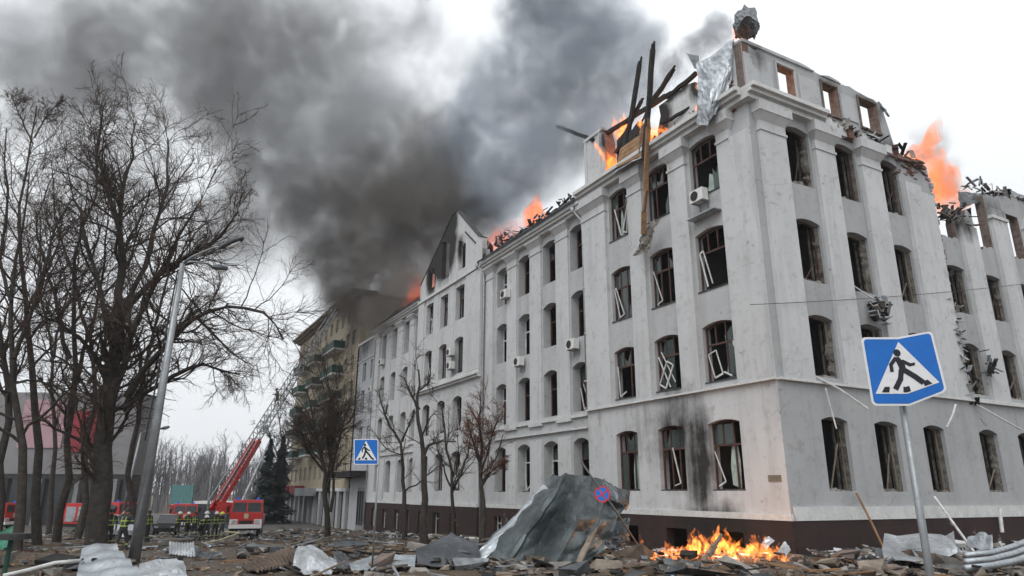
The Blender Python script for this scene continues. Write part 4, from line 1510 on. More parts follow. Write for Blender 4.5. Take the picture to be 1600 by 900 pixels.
ys = 6.9
crossing_sign('crossing_sign', (at(1345, 527, ys + .08), at(1456, 517, ys - .1), at(1480, 611, ys - .12), at(1363, 634, ys + .08)), .5,
              (at(1402, 527, ys - .02), at(1421, 634, ys - .02)), (at(1412, 640, ys + .09)[0], ys + .09), at(1408, 560, ys)[2], .036,
              'large bent blue pedestrian crossing sign close by on a grey pole')
ys = 23.0
crossing_sign('crossing_sign', (at(553, 686, ys), at(591, 686, ys), at(591, 726, ys), at(553, 726, ys)), .5,
              (at(572, 686, ys), at(572, 726, ys)), (at(589, 760, ys + .06)[0], ys + .06), at(589, 690, ys)[2], .03,
              'small straight blue pedestrian crossing sign on a thin pole in the rubble')

# fallen no-stopping sign on its pole, leaning on the big sheet
FS = empty('fallen_sign', base(1003, 862, 28.6)); tag(FS, 'round blue and red no-stopping sign on a fallen leaning pole', 'traffic sign')
mb = MB(); mb.tube([at(1003, 862, 28.6), at(958, 792, 26.2), at(908, 722, 25.6)], .035, 8); mb.build('pole', 'galv', FS)
c = at(941, 772, 25.9); ex = np.array([.95, .1, -.25]); ex /= np.linalg.norm(ex); nn = np.array([-.25, -.9, .25]); nn -= ex * (nn @ ex); nn /= np.linalg.norm(nn); ey = np.cross(nn, ex)
def disc(mb, r0, r1, lift, a0=0, a1=2 * math.pi):
    t = np.linspace(a0, a1, 25)
    vs = [c + (ex * math.cos(a) + ey * math.sin(a)) * r + nn * lift for a in t for r in (r0, r1)]
    mb.add(vs, [(2 * i, 2 * i + 1, 2 * i + 3, 2 * i + 2) for i in range(24)])
mb = MB(); disc(mb, 0.0, .30, .0); disc(mb, 0.0, .30, -.012); pl = mb.build('disc', 'sign_blue', FS)
mb = MB(); disc(mb, .245, .299, .003)
for s_ in (-1, 1):
    d_ = (ex + ey * s_) / math.sqrt(2); pn = np.cross(nn, d_) * .025
    mb.add([c - d_ * .25 - pn + nn * (.005 + .001 * s_), c + d_ * .25 - pn + nn * (.005 + .001 * s_), c + d_ * .25 + pn + nn * (.005 + .001 * s_), c - d_ * .25 + pn + nn * (.005 + .001 * s_)], [(0, 1, 2, 3)])
mb.build('red_cross_ring', 'sign_red', pl)

# ---------------------------------------------------------------- street lamps and poles
def street_lamp(name, b, top, arms, label, r0=.17, r1=.09):
    root = empty(name, b); tag(root, label, 'street lamp', 'street lamps')
    mb = MB(); mb.tube([np.array(b) - ZV * .2, np.array(b) + (np.array(top) - b) * .5, top], [r0, (r0 + r1) / 2, r1], 12); mb.build('post', 'galv', root, smooth=True)
    for a, L_ in arms:
        a = np.array(a)
        mb = MB(); mb.tube([top, top + (a - top) * .25 + ZV * .12, top + (a - top) * .8 + ZV * .12, a], [.05, .045, .04, .04], 8); arm = mb.build('arm', 'galv', root, smooth=True)
        d = (a - top); d /= np.linalg.norm(d)
        mb = MB(); mb.tube([a - d * .1, a + d * .1, a + d * L_ * .45, a + d * L_ * .9, a + d * L_], [.05, .11, .15, .11, .03], 10)
        h_ = mb.build('lamp_head', 'zinc_dark', root, smooth=True)
        mb = MB(); mb.tube([a + d * L_ * .25 - ZV * .1, a + d * L_ * .55 - ZV * .13, a + d * L_ * .85 - ZV * .08], [.05, .09, .05], 8); mb.build('lens', 'sign_white', h_, smooth=True)
    return root


lb = np.array([-12.95, 25.2, 0.0])
lt = at(291, 412, 25.2); lt[0] = (lb[0] + lt[0]) / 2
street_lamp('street_lamp', lb, lt, [(at(346, 386, 24.6), 1.05), (at(333, 417, 26.6), .8)], 'tall grey street lamp with two heads standing beside the big bare tree', .2, .095)
b2 = base(190, 800, 62)
street_lamp('street_lamp', b2, b2 + np.array([.6, 0, 8.5]), [(b2 + np.array([2.3, 0, 8.9]), .8)], 'distant grey street lamp post behind the big bare tree', .15, .09)
b3 = base(324, 800, 78)
mb = MB(); mb.tube([b3, b3 + ZV * 6.2], [.15, .11], 8); o = mb.build('utility_pole', 'galv', origin=b3); tag(o, 'plain concrete pole behind the firefighters left of the ladder truck', 'pole')
# hanging lamp wire down the main post
mb = MB(); mb.tube([lt + np.array([-.1, -.1, -.3]), lb + (lt - lb) * .6 + np.array([-.16, -.16, 0]), lb + (lt - lb) * .38 + np.array([-.2, -.2, 0])], .03, 5)
o = mb.build('dangling_cable', 'black'); tag(o, 'dark cable dangling down the tall street lamp post', 'cable')

# ---------------------------------------------------------------- bare trees
def unit(v):
    return v / (np.linalg.norm(v, axis=-1, keepdims=True) + 1e-9)


def shoot(P0, D, L, R0, nseg, wander, grav, r, taper=.35):
    n = len(P0)
    pts = np.zeros((n, nseg + 1, 3)); pts[:, 0] = P0
    d = unit(D)
    for i in range(nseg):
        d = unit(d + r.normal(0, wander, (n, 3)) + np.array([0, 0, grav]))
        pts[:, i + 1] = pts[:, i] + d * (L / nseg)[:, None]
    rad = R0[:, None] * (1 - (1 - taper) * np.linspace(0, 1, nseg + 1)[None, :])
    return pts, rad


def offspring(pts, rad, k, tmin, ang, lr, rratio, r, up=0.0, tmax=1.0):
    n, m = pts.shape[:2]
    idx = np.repeat(np.arange(n), k)
    t = r.uniform(tmin, tmax, len(idx)) * (m - 1)
    i = np.minimum(t.astype(int), m - 2); f = (t - i)[:, None]
    P = pts[idx, i] * (1 - f) + pts[idx, i + 1] * f
    T = unit(pts[idx, i + 1] - pts[idx, i])
    x = unit(np.cross(T, r.normal(0, 1, (len(idx), 3))))
    a = r.uniform(ang[0], ang[1], len(idx))[:, None]
    D = unit(T * np.cos(a) + x * np.sin(a) + np.array([0, 0, up]))
    length = np.linalg.norm(np.diff(pts, axis=1), axis=2).sum(1)[idx]
    L = length * r.uniform(lr[0], lr[1], len(idx)) * (1.15 - .5 * t / (m - 1))
    R0 = (rad[idx, i] * (1 - f[:, 0]) + rad[idx, i + 1] * f[:, 0]) * rratio
    return P, D, L, R0


def tubes(pts, rad, sides):
    n, m = pts.shape[:2]
    T = unit(np.gradient(pts, axis=1))
    ref = np.where(np.abs(T[:, :1, 2:3]) > .8, np.array([1.0, .2, 0]), np.array([.1, .15, 1.0]))
    x = unit(np.cross(T, np.broadcast_to(ref, T.shape))); y = np.cross(T, x)
    a = np.arange(sides) * 2 * math.pi / sides
    V = pts[:, :, None, :] + rad[:, :, None, None] * (x[:, :, None, :] * np.cos(a)[None, None, :, None] + y[:, :, None, :] * np.sin(a)[None, None, :, None])
    base_ = (np.arange(n) * m * sides)[:, None, None] + (np.arange(m - 1) * sides)[None, :, None]
    k = np.arange(sides)[None, None, :]; k2 = (k + 1) % sides
    F_ = np.stack([base_ + k, base_ + k2, base_ + sides + k2, base_ + sides + k], -1).reshape(-1, 4)
    return V.reshape(-1, 3), F_


def join(parts):
    V, F_, o = [], [], 0
    for v, f in parts:
        V.append(v); F_.append(f + o); o += len(v)
    return np.concatenate(V), np.concatenate(F_)


def resample(pts, m):
    pts = np.array(pts, float)
    d = np.concatenate([[0], np.cumsum(np.linalg.norm(np.diff(pts, axis=0), axis=1))])
    t = np.linspace(0, d[-1], m + 1)
    return np.stack([np.interp(t, d, pts[:, i]) for i in range(3)], 1)


def tree(name, b, limbs, label, seed, group, k=(11, 8, 6), lens=((.28, .5), (.35, .6), (.35, .7)), grav=(.04, .0, -.03), twigmat='twig', bark='bark', min_r=.011, knots=0, tmin=.25, ups=(.25, .1, 0), twig_r=.55):
    """limbs: list of (points, r0, r1): trunk and main limbs; the rest grows from them"""
    r = np.random.default_rng(seed)
    root = empty(name, b); tag(root, label, 'tree', group)
    m = 12
    LP = np.stack([resample(p, m) for p, _, _ in limbs]); LR = np.stack([r0 + (r1 - r0) * np.linspace(0, 1, m + 1) ** .8 for _, r0, r1 in limbs])
    wob = r.normal(0, 1, LP.shape).cumsum(1); wob -= wob[:, :1] + (wob[:, -1:] - wob[:, :1]) * np.linspace(0, 1, m + 1)[None, :, None]
    ln = np.linalg.norm(np.diff(LP, axis=1), axis=2).sum(1)
    LP = LP + wob * (ln * .008)[:, None, None]
    parts = [tubes(LP, LR, 9)]
    if knots:
        parts[0] = (parts[0][0] + r.normal(0, .02, parts[0][0].shape), parts[0][1])
    P, D, L, R0 = offspring(LP, LR, k[0], tmin, (.5, 1.15), lens[0], .5, r, ups[0])
    L = np.clip(L, .5, 4.2)
    p1, r1 = shoot(P, D, L, np.clip(R0, .02, .11), 7, .19, grav[0], r)
    parts.append(tubes(p1, r1, 5))
    V, F_ = join(parts)
    fast_mesh('trunk', V, F_, bark, parent=root, smooth=True)
    P, D, L, R0 = offspring(p1, r1, k[1], .15, (.4, 1.0), lens[1], .6, r, ups[1])
    P2, D2, L2, R2 = offspring(LP, LR, max(2, k[0] // 2), .5, (.4, 1.1), (.12, .25), .3, r, ups[1])
    P, D, L, R0 = np.concatenate([P, P2]), np.concatenate([D, D2]), np.concatenate([L, np.clip(L2, .3, 2.2)]), np.concatenate([R0, R2])
    p2, r2 = shoot(P, D, L, np.clip(R0, min_r * 1.3, .05), 5, .2, grav[1], r)
    P, D, L, R0 = offspring(p2, r2, k[2], .1, (.3, .95), lens[2], .6, r, ups[2])
    p3, r3 = shoot(P, D, np.clip(L, .15, 1.3), np.clip(R0 * twig_r * 1.5, min_r * .6, min_r * 1.2), 3, .22, grav[2], r)
    V, F_ = join([tubes(p2, r2, 3), tubes(p3, r3, 3)])
    fast_mesh('crown', V, F_, twigmat, parent=root)
    return root


def px(Y, *pts):
    return [at(x, y, Y + (q[0] if q else 0)) for x, y, *q in pts]


LEFT = 'bare trees in the park on the left'
# the big linden
b = base(150, 850, 36)
T = px(36, (150, 855), (155, 760), (165, 660), (178, 590), (186, 520))
tree('linden_tree', b, [
    (T, .52, .36),
    (px(36, (186, 520), (192, 430), (198, 330), (206, 250), (211, 215), (213, 190)), .28, .02),
    (px(36, (166, 680, 0), (186, 590, -.2), (225, 470, -.5), (262, 400, -1), (300, 330, -1.5), (338, 265, -2)), .24, .02),
    (px(36, (200, 620, 0), (255, 545, -1), (315, 500, -2), (375, 478, -2.6), (420, 490, -3), (442, 530, -3.2)), .22, .03),
    (px(36, (190, 640, 0), (250, 595, 1), (310, 570, 2), (375, 585, 3)), .17, .03),
    (px(36, (180, 560, 0), (158, 440, .5), (130, 340, 1.5), (112, 290, 2), (105, 262, 2)), .2, .02),
    (px(36, (190, 500, 0), (238, 400, 1.5), (270, 300, 3), (262, 215, 4)), .2, .03),
    (px(36, (196, 420, 0), (170, 330, -1.5), (150, 240, -3), (160, 180, -3.5)), .18, .03),
    (px(36, (175, 610, 0), (130, 540, -1.5), (80, 500, -3), (50, 520, -4)), .16, .03),
    (px(36, (200, 480, 0), (260, 420, -2), (330, 380, -3.5), (372, 330, -4)), .17, .03),
], 'largest bare linden with a thick trunk and wide crown beside the tall lamp', 31, LEFT, k=(22, 10, 8), knots=1, min_r=.012)
# slim neighbours on the left, in front of the shop building
def slim(base_px, Y, line, label, seed, r0=.26, k=(16, 9, 7), side=()):
    b = base(base_px[0], base_px[1], Y)
    L_ = [([b - ZV * .15] + px(Y, *line), r0, .03)]
    for ln_, rr_ in side:
        L_.append((px(Y, *ln_), rr_, .025))
    return tree('bare_tree', b, L_, label, seed, LEFT, k=k)


slim((95, 812), 41, [(105, 700), (112, 560), (122, 420), (135, 300), (146, 205)], 'slim bare tree just left of the big linden trunk', 32, .25, side=[([(108, 640), (140, 500), (165, 380), (170, 300)], .16), ([(110, 560), (80, 440), (60, 350), (85, 270)], .14)])
slim((62, 838), 38, [(66, 700), (58, 560), (52, 420), (40, 300), (52, 230), (58, 165)], 'bare tree with a nest-like knot at its top on the far left', 33, .25, side=[([(52, 225), (30, 180), (18, 150)], .05), ([(54, 215), (75, 178), (92, 160)], .05), ([(56, 480), (90, 380), (100, 330)], .12)])
slim((28, 850), 33, [(30, 700), (20, 560), (14, 440), (30, 340), (46, 270)], 'leaning bare trunk on the left edge beside the waste bin', 34, .24, side=[([(22, 560), (60, 440), (85, 350), (120, 300)], .12), ([(18, 470), (-10, 380), (-30, 300)], .1)])
slim((128, 800), 50, [(132, 700), (140, 560), (118, 420), (90, 320), (80, 250)], 'thin bare tree standing behind the big linden', 35, .26, side=[([(138, 600), (180, 470), (215, 370), (235, 300)], .15)])
slim((82, 806), 55, [(80, 690), (85, 560), (70, 440), (62, 330)], 'thin bare tree far back between the park trunks', 36, .21, side=[([(84, 560), (110, 450), (130, 360)], .12)])
slim((205, 800), 52, [(212, 690), (225, 580), (250, 480), (275, 400), (290, 330)], 'thin bare tree behind the lamp post', 37, .26, side=[([(220, 600), (200, 480), (196, 400)], .14), ([(230, 560), (290, 500), (330, 470)], .12)])
slim((-8, 860), 36, [(-4, 700), (8, 560), (0, 420), (20, 300), (10, 200)], 'bare trunk cut by the left edge of the picture', 38, .24)

STREET = 'street trees along the burning building'
def pollard(base_px, Y, limbs, label, seed, r0, twig='twig', k=(9, 8, 6), lens=((.22, .42), (.35, .6), (.4, .8))):
    b = base(base_px[0], base_px[1], Y)
    L_ = []
    for i, (ln_, rr_) in enumerate(limbs):
        pts = px(Y, *ln_)
        if i == 0:
            pts = [b - ZV * .15] + pts
        L_.append((pts, rr_, .05 if i == 0 else .03))
    return tree('street_tree', b, L_, label, seed, STREET, k=k, lens=lens, twigmat=twig, tmin=.3)


pollard((512, 835), 56, [([(512, 790), (508, 740), (494, 690), (486, 650), (478, 610)], .26), ([(512, 770), (516, 720), (514, 660), (518, 610), (508, 570)], .18), ([(510, 760), (526, 700), (540, 650), (548, 620)], .15), ([(505, 735), (480, 700), (466, 660)], .12), ([(516, 800), (522, 780), (520, 700), (530, 640)], .14)],
        'dense dark street tree with two stems in front of the yellow house', 41, .26, k=(20, 10, 9), lens=((.25, .5), (.4, .7), (.4, .8)))
pollard((632, 842), 50, [([(632, 780), (630, 720), (628, 685), (610, 670), (600, 655), (606, 632)], .2), ([(628, 690), (640, 660), (652, 640)], .1), ([(604, 655), (596, 630), (592, 610)], .08)],
        'slim bare street tree with a bent top right of the small sign', 42, .2, k=(6, 6, 5))
pollard((664, 850), 42, [([(662, 780), (660, 720), (656, 660), (652, 610), (654, 578)], .27), ([(660, 715), (668, 695), (690, 688), (712, 690)], .13), ([(655, 640), (640, 612), (632, 590)], .1), ([(654, 610), (668, 600), (672, 585)], .07)],
        'thickest street tree with a sawn-off top and one crooked arm', 43, .27, k=(5, 6, 5))
pollard((706, 838), 46, [([(706, 790), (704, 740), (698, 700), (696, 660), (690, 630)], .15), ([(706, 770), (718, 740), (732, 700), (738, 670)], .1), ([(704, 760), (688, 720), (680, 690)], .07)],
        'thin forked street tree carrying a small yellow lamp', 44, .15, k=(8, 6, 6))
pollard((752, 840), 40, [([(752, 790), (750, 740), (752, 700), (748, 660), (752, 635)], .2), ([(750, 740), (764, 700), (772, 670), (780, 650)], .09), ([(752, 760), (770, 735), (785, 725)], .07), ([(752, 730), (738, 690), (732, 660)], .08)],
        'street tree with rust-coloured twigs beside the metal heap', 45, .2, twig='twig_rust', k=(12, 9, 8))
# behind the ladder truck: bare tree, two spruces
b = base(440, 800, 112)
tree('bare_tree', b, [([b] + px(112, (438, 740), (440, 690), (436, 650)), .4, .06), (px(112, (438, 720), (420, 680), (412, 660)), .2, .04), (px(112, (440, 720), (455, 680), (462, 655)), .2, .04)], 'distant bare tree behind the fire ladder', 51, None, k=(14, 8, 6), twigmat='hazed_far_twig', bark='hazed_far_twig', min_r=.03)


def spruce(b, h, w, label, seed):
    r = np.random.default_rng(seed)
    root = empty('spruce_tree', b); tag(root, label, 'tree', 'dark spruces behind the fire truck')
    mb = MB(); mb.tube([np.array(b), np.array(b) + ZV * h], [.25, .03], 6); mb.build('trunk', 'bark', root)
    n = 2600
    t = r.uniform(.06, 1, n); a = r.uniform(0, 6.28, n)
    rad = w * (1 - t) ** .85 * r.uniform(.2, 1.05, n) * (.8 + .3 * np.sin(t * 40))
    P = np.stack([b[0] + rad * np.cos(a), b[1] + rad * np.sin(a), b[2] + t * h - rad * .3], 1)
    d = np.stack([np.cos(a), np.sin(a), -.4 + 0 * a], 1) * (.25 + .5 * (1 - t))[:, None] * h / 12
    s = np.stack([-np.sin(a), np.cos(a), 0 * a], 1) * .28 * h / 12
    V = np.stack([P - d * .5, P + s, P + d, P - s], 1).reshape(-1, 3)
    fast_mesh('crown', V, np.arange(4 * n).reshape(n, 4), 'spruce', parent=root)


spruce(base(412, 800, 104), 12.0, 3.2, 'left dark spruce behind the fire truck', 61)
spruce(base(432, 800, 106), 12.6, 3.0, 'right dark spruce beside the yellow house', 62)
spruce(base(148, 800, 58), 4.6, 2.0, 'low dark spruce in front of the shop behind the park trees', 63)


# far-off wood along the horizon (reads as one mass)
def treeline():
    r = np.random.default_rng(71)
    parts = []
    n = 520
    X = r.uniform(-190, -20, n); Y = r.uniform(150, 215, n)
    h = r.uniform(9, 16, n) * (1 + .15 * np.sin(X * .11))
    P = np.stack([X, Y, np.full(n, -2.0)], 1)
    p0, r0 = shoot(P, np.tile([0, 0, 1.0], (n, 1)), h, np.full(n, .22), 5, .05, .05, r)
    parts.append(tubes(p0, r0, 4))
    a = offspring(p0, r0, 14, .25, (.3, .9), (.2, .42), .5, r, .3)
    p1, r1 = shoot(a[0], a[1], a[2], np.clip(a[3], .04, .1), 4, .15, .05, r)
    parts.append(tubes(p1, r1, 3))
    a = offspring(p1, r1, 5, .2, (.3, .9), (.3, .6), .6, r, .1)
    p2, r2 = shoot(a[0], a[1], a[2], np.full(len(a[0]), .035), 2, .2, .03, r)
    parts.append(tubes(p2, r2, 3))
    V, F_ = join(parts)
    o = fast_mesh('far_wood', V, F_, 'hazed_far_twig')
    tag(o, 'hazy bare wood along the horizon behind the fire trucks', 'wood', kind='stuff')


treeline()

# ---------------------------------------------------------------- buildings behind the park trees
SB = empty('shop_building', base(40, 800, 95)); tag(SB, 'long grey shop building with pink and red banners behind the park trees', 'building')
g0 = gz(95)
mb = MB(); mb.box(FW, -130, -51, 95, 99, 4.6, 15.5); mb.build('upper_wall', 'far_wall', SB)
mb = MB(); mb.box(FW, -129.5, -51.5, 96, 98.8, g0, 4.6); mb.build('ground_floor', 'far_glass', SB)
for k in range(14):
    mb = MB(); mb.box(FW, -119 + k * 5.05, -118.4 + k * 5.05, 95.2, 96, g0, 4.0); mb.build('column', 'far_wall', SB)
for x0, x1, z0, z1, mt in ((-67, -61.0, 8.0, 14.5, 'pink_panel'), (-60.5, -56.5, 7.5, 13, 'red_panel'), (-95, -72, 7, 14.5, 'pink_panel')):
    mb = MB(); mb.box(FW, x0, x1, 94.8, 94.99, z0, z1); mb.build('banner', mt, SB)
KI = empty('kiosk', base(290, 800, 92)); tag(KI, 'low street kiosk with a greenish billboard behind the firefighters', 'kiosk')
c = base(290, 800, 92)
mb = MB(); mb.box(FW, c[0] + 1.2, c[0] + 6.5, 92, 95, c[2], c[2] + 2.9); mb.build('cabin', 'zinc_dark', KI)
mb = MB(); mb.box(FW, c[0] + 1.0, c[0] + 6.8, 91.6, 95.2, c[2] + 2.9, c[2] + 3.25); mb.build('roof', 'white_paint', KI)
for k in range(4):
    mb = MB(); mb.box(FW, c[0] + 1.5 + k * 1.25, c[0] + 2.5 + k * 1.25, 91.93, 91.99, c[2] + .7, c[2] + 2.5); mb.build('window', 'far_glass', KI)
mb = MB(); mb.box(FW, c[0] - 2.2, c[0] + .6, 92, 92.3, c[2] + 1.8, c[2] + 5.2); mb.build('billboard', 'teal_panel', KI)
mb = MB(); mb.box(FW, c[0] - 1.0, c[0] - .7, 92.05, 92.25, c[2], c[2] + 1.8); mb.build('billboard_post', 'galv', KI)

# ---------------------------------------------------------------- vehicles
class Turn(Frame):
    """frame with its own heading: u across, n forward (towards the viewer), z up"""
    def __init__(s, o, ang):
        super().__init__(o, (math.cos(ang), math.sin(ang), 0), (math.sin(ang), -math.cos(ang), 0), False)
        s.flip = True


def wheel(F, u, n, z, r, w, parent):
    mb = MB()
    ax = F.e
    mb.tube([F.P(u - w / 2, n, z), F.P(u + w / 2, n, z)], r, 18)
    t = mb.build('wheel', 'rubber', parent)
    mb = MB(); mb.tube([F.P(u - w / 2 - .02, n, z), F.P(u + w / 2 + .02, n, z)], r * .55, 14); mb.build('rim', 'white_paint', t)


def cab_shape(mb, F, w, n_back, n_front, z0, z1, slope=.18, mi=0):
    zm = z0 + (z1 - z0) * .5
    for (a, b, c_, d) in (((-w / 2, w / 2, n_back, n_front), (-w / 2, w / 2, n_back, n_front), z0, zm), ((-w / 2, w / 2, n_back, n_front), (-w / 2 + .1, w / 2 - .1, n_back, n_front - slope), zm, z1)):
        mb.frustum(F, a, b, c_, d, mi)


def fire_truck(b, ang, label, ladder=None, body_len=5.5, name='fire_truck'):
    F = Turn(b, ang)
    root = empty(name, b); tag(root, label, 'fire truck', 'red fire trucks')
    mb = MB(); cab_shape(mb, F, 2.42, -2.0, 0, .75, 2.75); cab = mb.build('cab', 'fire_red', root)
    for s in (-1, 1):
        mb = MB(); mb.add([F.P(s * .06, -.010, 1.85), F.P(s * 1.08, -.010, 1.85), F.P(s * 1.02, -.135, 2.55), F.P(s * .06, -.135, 2.55)], [(0, 1, 2, 3)])
        for v in mb.v[:]:
            pass
        mb.v = [tuple(np.array(v) + F.n * .02) for v in mb.v]
        mb.build('windscreen', 'far_glass', cab)
        mb = MB(); mb.add([F.P(s * 1.215, -1.2, 1.85), F.P(s * 1.215, -.3, 1.85), F.P(s * 1.14, -.4, 2.5), F.P(s * 1.14, -1.2, 2.5)], [(0, 1, 2, 3)]); mb.build('side_window', 'far_glass', cab)
        mb = MB(); mb.box(F, s * .85 - .18, s * .85 + .18, .02, .06, 1.0, 1.22); mb.build('headlight', 'chrome', cab)
        mb = MB(); mb.box(F, s * 1.42 - .1, s * 1.42 + .1, -.25, -.2, 1.8, 2.3); mb.bar(F.P(s * 1.15, -.2, 2.3), F.P(s * 1.42, -.22, 2.3), .04, .04); mb.build('mirror', 'black', cab)
        wheel(F, s * 1.0, -.95, .52, .52, .32, root)
        wheel(F, s * 1.0, -4.6, .52, .52, .34, root)
    mb = MB(); mb.box(F, -1.22, 1.22, 0.0, .14, .62, .92); mb.build('bumper', 'white_paint', root)
    for s in (-1, 1):
        mb = MB(); mb.box(F, s * .91 - .29, s * .91 + .29, .003, .018, .96, 1.3); mb.build('white_band', 'white_paint', cab)
    mb = MB(); mb.box(F, -.16, .16, .003, .02, 1.35, 1.72); mb.build('emblem_panel', 'hose', cab)
    mb = MB(); mb.box(F, -.5, .5, .004, .03, .95, 1.2); mb.build('grille', 'black', cab)
    mb = MB(); mb.box(F, -1.15, 1.15, -2.0 - body_len, .0, .45, .75); mb.build('chassis', 'black', root)
    mb = MB(); mb.box(F, -1.2, 1.2, -2.1 - body_len, -2.1, .76, 1.5 if ladder is not None else 2.6); mb.build('body', 'fire_red', root)
    for s in (-1, 1):
        for k in range(3):
            mb = MB(); mb.box(F, s * 1.2 - .012, s * 1.2 + .012, -3.5 - k * 1.5, -2.3 - k * 1.5, .95, 1.4 if ladder is not None else 2.3); mb.build('locker_shutter', 'zinc', root)
    for s in (-1, 1):
        mb = MB(); mb.tube([F.P(s * .75, -.8, 2.75), F.P(s * .75, -.8, 2.93)], .11, 8); mb.build('beacon', 'blue_beacon', root)
    if ladder is not None:
        foot, red_end, tip = [np.array(q) for q in ladder]
        mb = MB(); c_ = F.P(0, -4.2, 1.5); mb.tube([c_, c_ + ZV * .5], .75, 16); mb.bar(c_ + ZV * .4, foot, .9, .9); mb.build('turntable', 'fire_red', root)
        d = unit(tip - foot); side = unit(np.cross(d, ZV)); up = np.cross(side, d)
        mb = MB()
        for s in (-1, 1):
            mb.bar(foot + side * s * .34 - d * .3, red_end + side * s * .3, .14, .5, up=up)
        L_ = np.linalg.norm(red_end - foot)
        for k in range(int(L_ / .6)):
            p = foot + d * k * .6; mb.bar(p - side * .5, p + side * .5, .05, .05)
        mb.build('ladder_base_section', 'fire_red', root)
        mb = MB()
        LL = np.linalg.norm(tip - foot)
        n_ = int(LL / .75)
        for i in range(n_):
            f = i / n_; p = foot + d * LL * f; q = foot + d * LL * (i + 1) / n_
            w = .36 - .12 * f; h = .8 - .25 * f
            for s in (-1, 1):
                mb.bar(p + side * s * w, q + side * s * w, .09, .09)
                mb.bar(p + side * s * w + up * h, q + side * s * w + up * h, .07, .07)
                mb.bar(p + side * s * w, (p + q) / 2 + side * s * w + up * h, .05, .05)
                mb.bar((p + q) / 2 + side * s * w + up * h, q + side * s * w, .05, .05)
            mb.bar(p - side * w, p + side * w, .045, .045); mb.bar((p + q) / 2 - side * w, (p + q) / 2 + side * w, .045, .045)
        mb.build('ladder', 'galv', root)
        mb = MB(); mb.bar(F.P(-.9, -1.5, 1.6), foot + d * 9 + side * .7 + ZV * -1.2, .12, .12); mb.build('stay_rod', 'zinc', root)
    return root


tb = base(382, 832, 57)
foot = at(338, 792, 60); red_end = at(384, 724, 62); tip_ = at(524, 488, 78)
tip_ = foot + (tip_ - foot); red_end = foot + (tip_ - foot) * .27
fire_truck(tb, .30, 'red ladder truck facing the viewer with its long ladder raised to the yellow house', (foot, red_end, tip_))
fire_truck(base(200, 815, 68), 1.25, 'red fire engine with a blue beacon half hidden behind the tall lamp post')
fire_truck(base(20, 816, 76), 1.5, 'red and white fire engine on the far left behind the park trunks')
fire_truck(base(288, 812, 76), .5, 'small distant red fire engine behind the group of firefighters')


def car(b, ang, mat, label):
    F = Turn(b, ang)
    root = empty('parked_car', b); tag(root, label, 'car', 'cars parked among the fire trucks')
    mb = MB()
    mb.frustum(F, (-.85, .85, -4.2, 0), (-.88, .88, -4.2, 0), .3, .6); mb.frustum(F, (-.88, .88, -4.2, 0), (-.82, .82, -4.1, -.15), .6, .95)
    body = mb.build('body', mat, root)
    mb = MB(); mb.frustum(F, (-.8, .8, -3.8, -1.1), (-.62, .62, -3.2, -1.7), .95, 1.5); mb.build('cabin', 'far_glass', root)
    mb = MB(); mb.box(F, -.62, .62, -3.2, -1.7, 1.5, 1.54); mb.build('roof', mat, root)
    for s in (-1, 1):
        mb = MB(); mb.box(F, s * .6 - .15, s * .6 + .15, -.02, .03, .6, .75); mb.build('headlight', 'chrome', body)
        wheel(F, s * .78, -.8, .32, .32, .2, root); wheel(F, s * .78, -3.4, .32, .32, .2, root)
    return root


car(base(258, 815, 58), .35, 'car_dark', 'dark car parked behind the tall street lamp')
car(base(225, 825, 50), 1.3, 'car_silver', 'silver car partly hidden by the tall street lamp base')

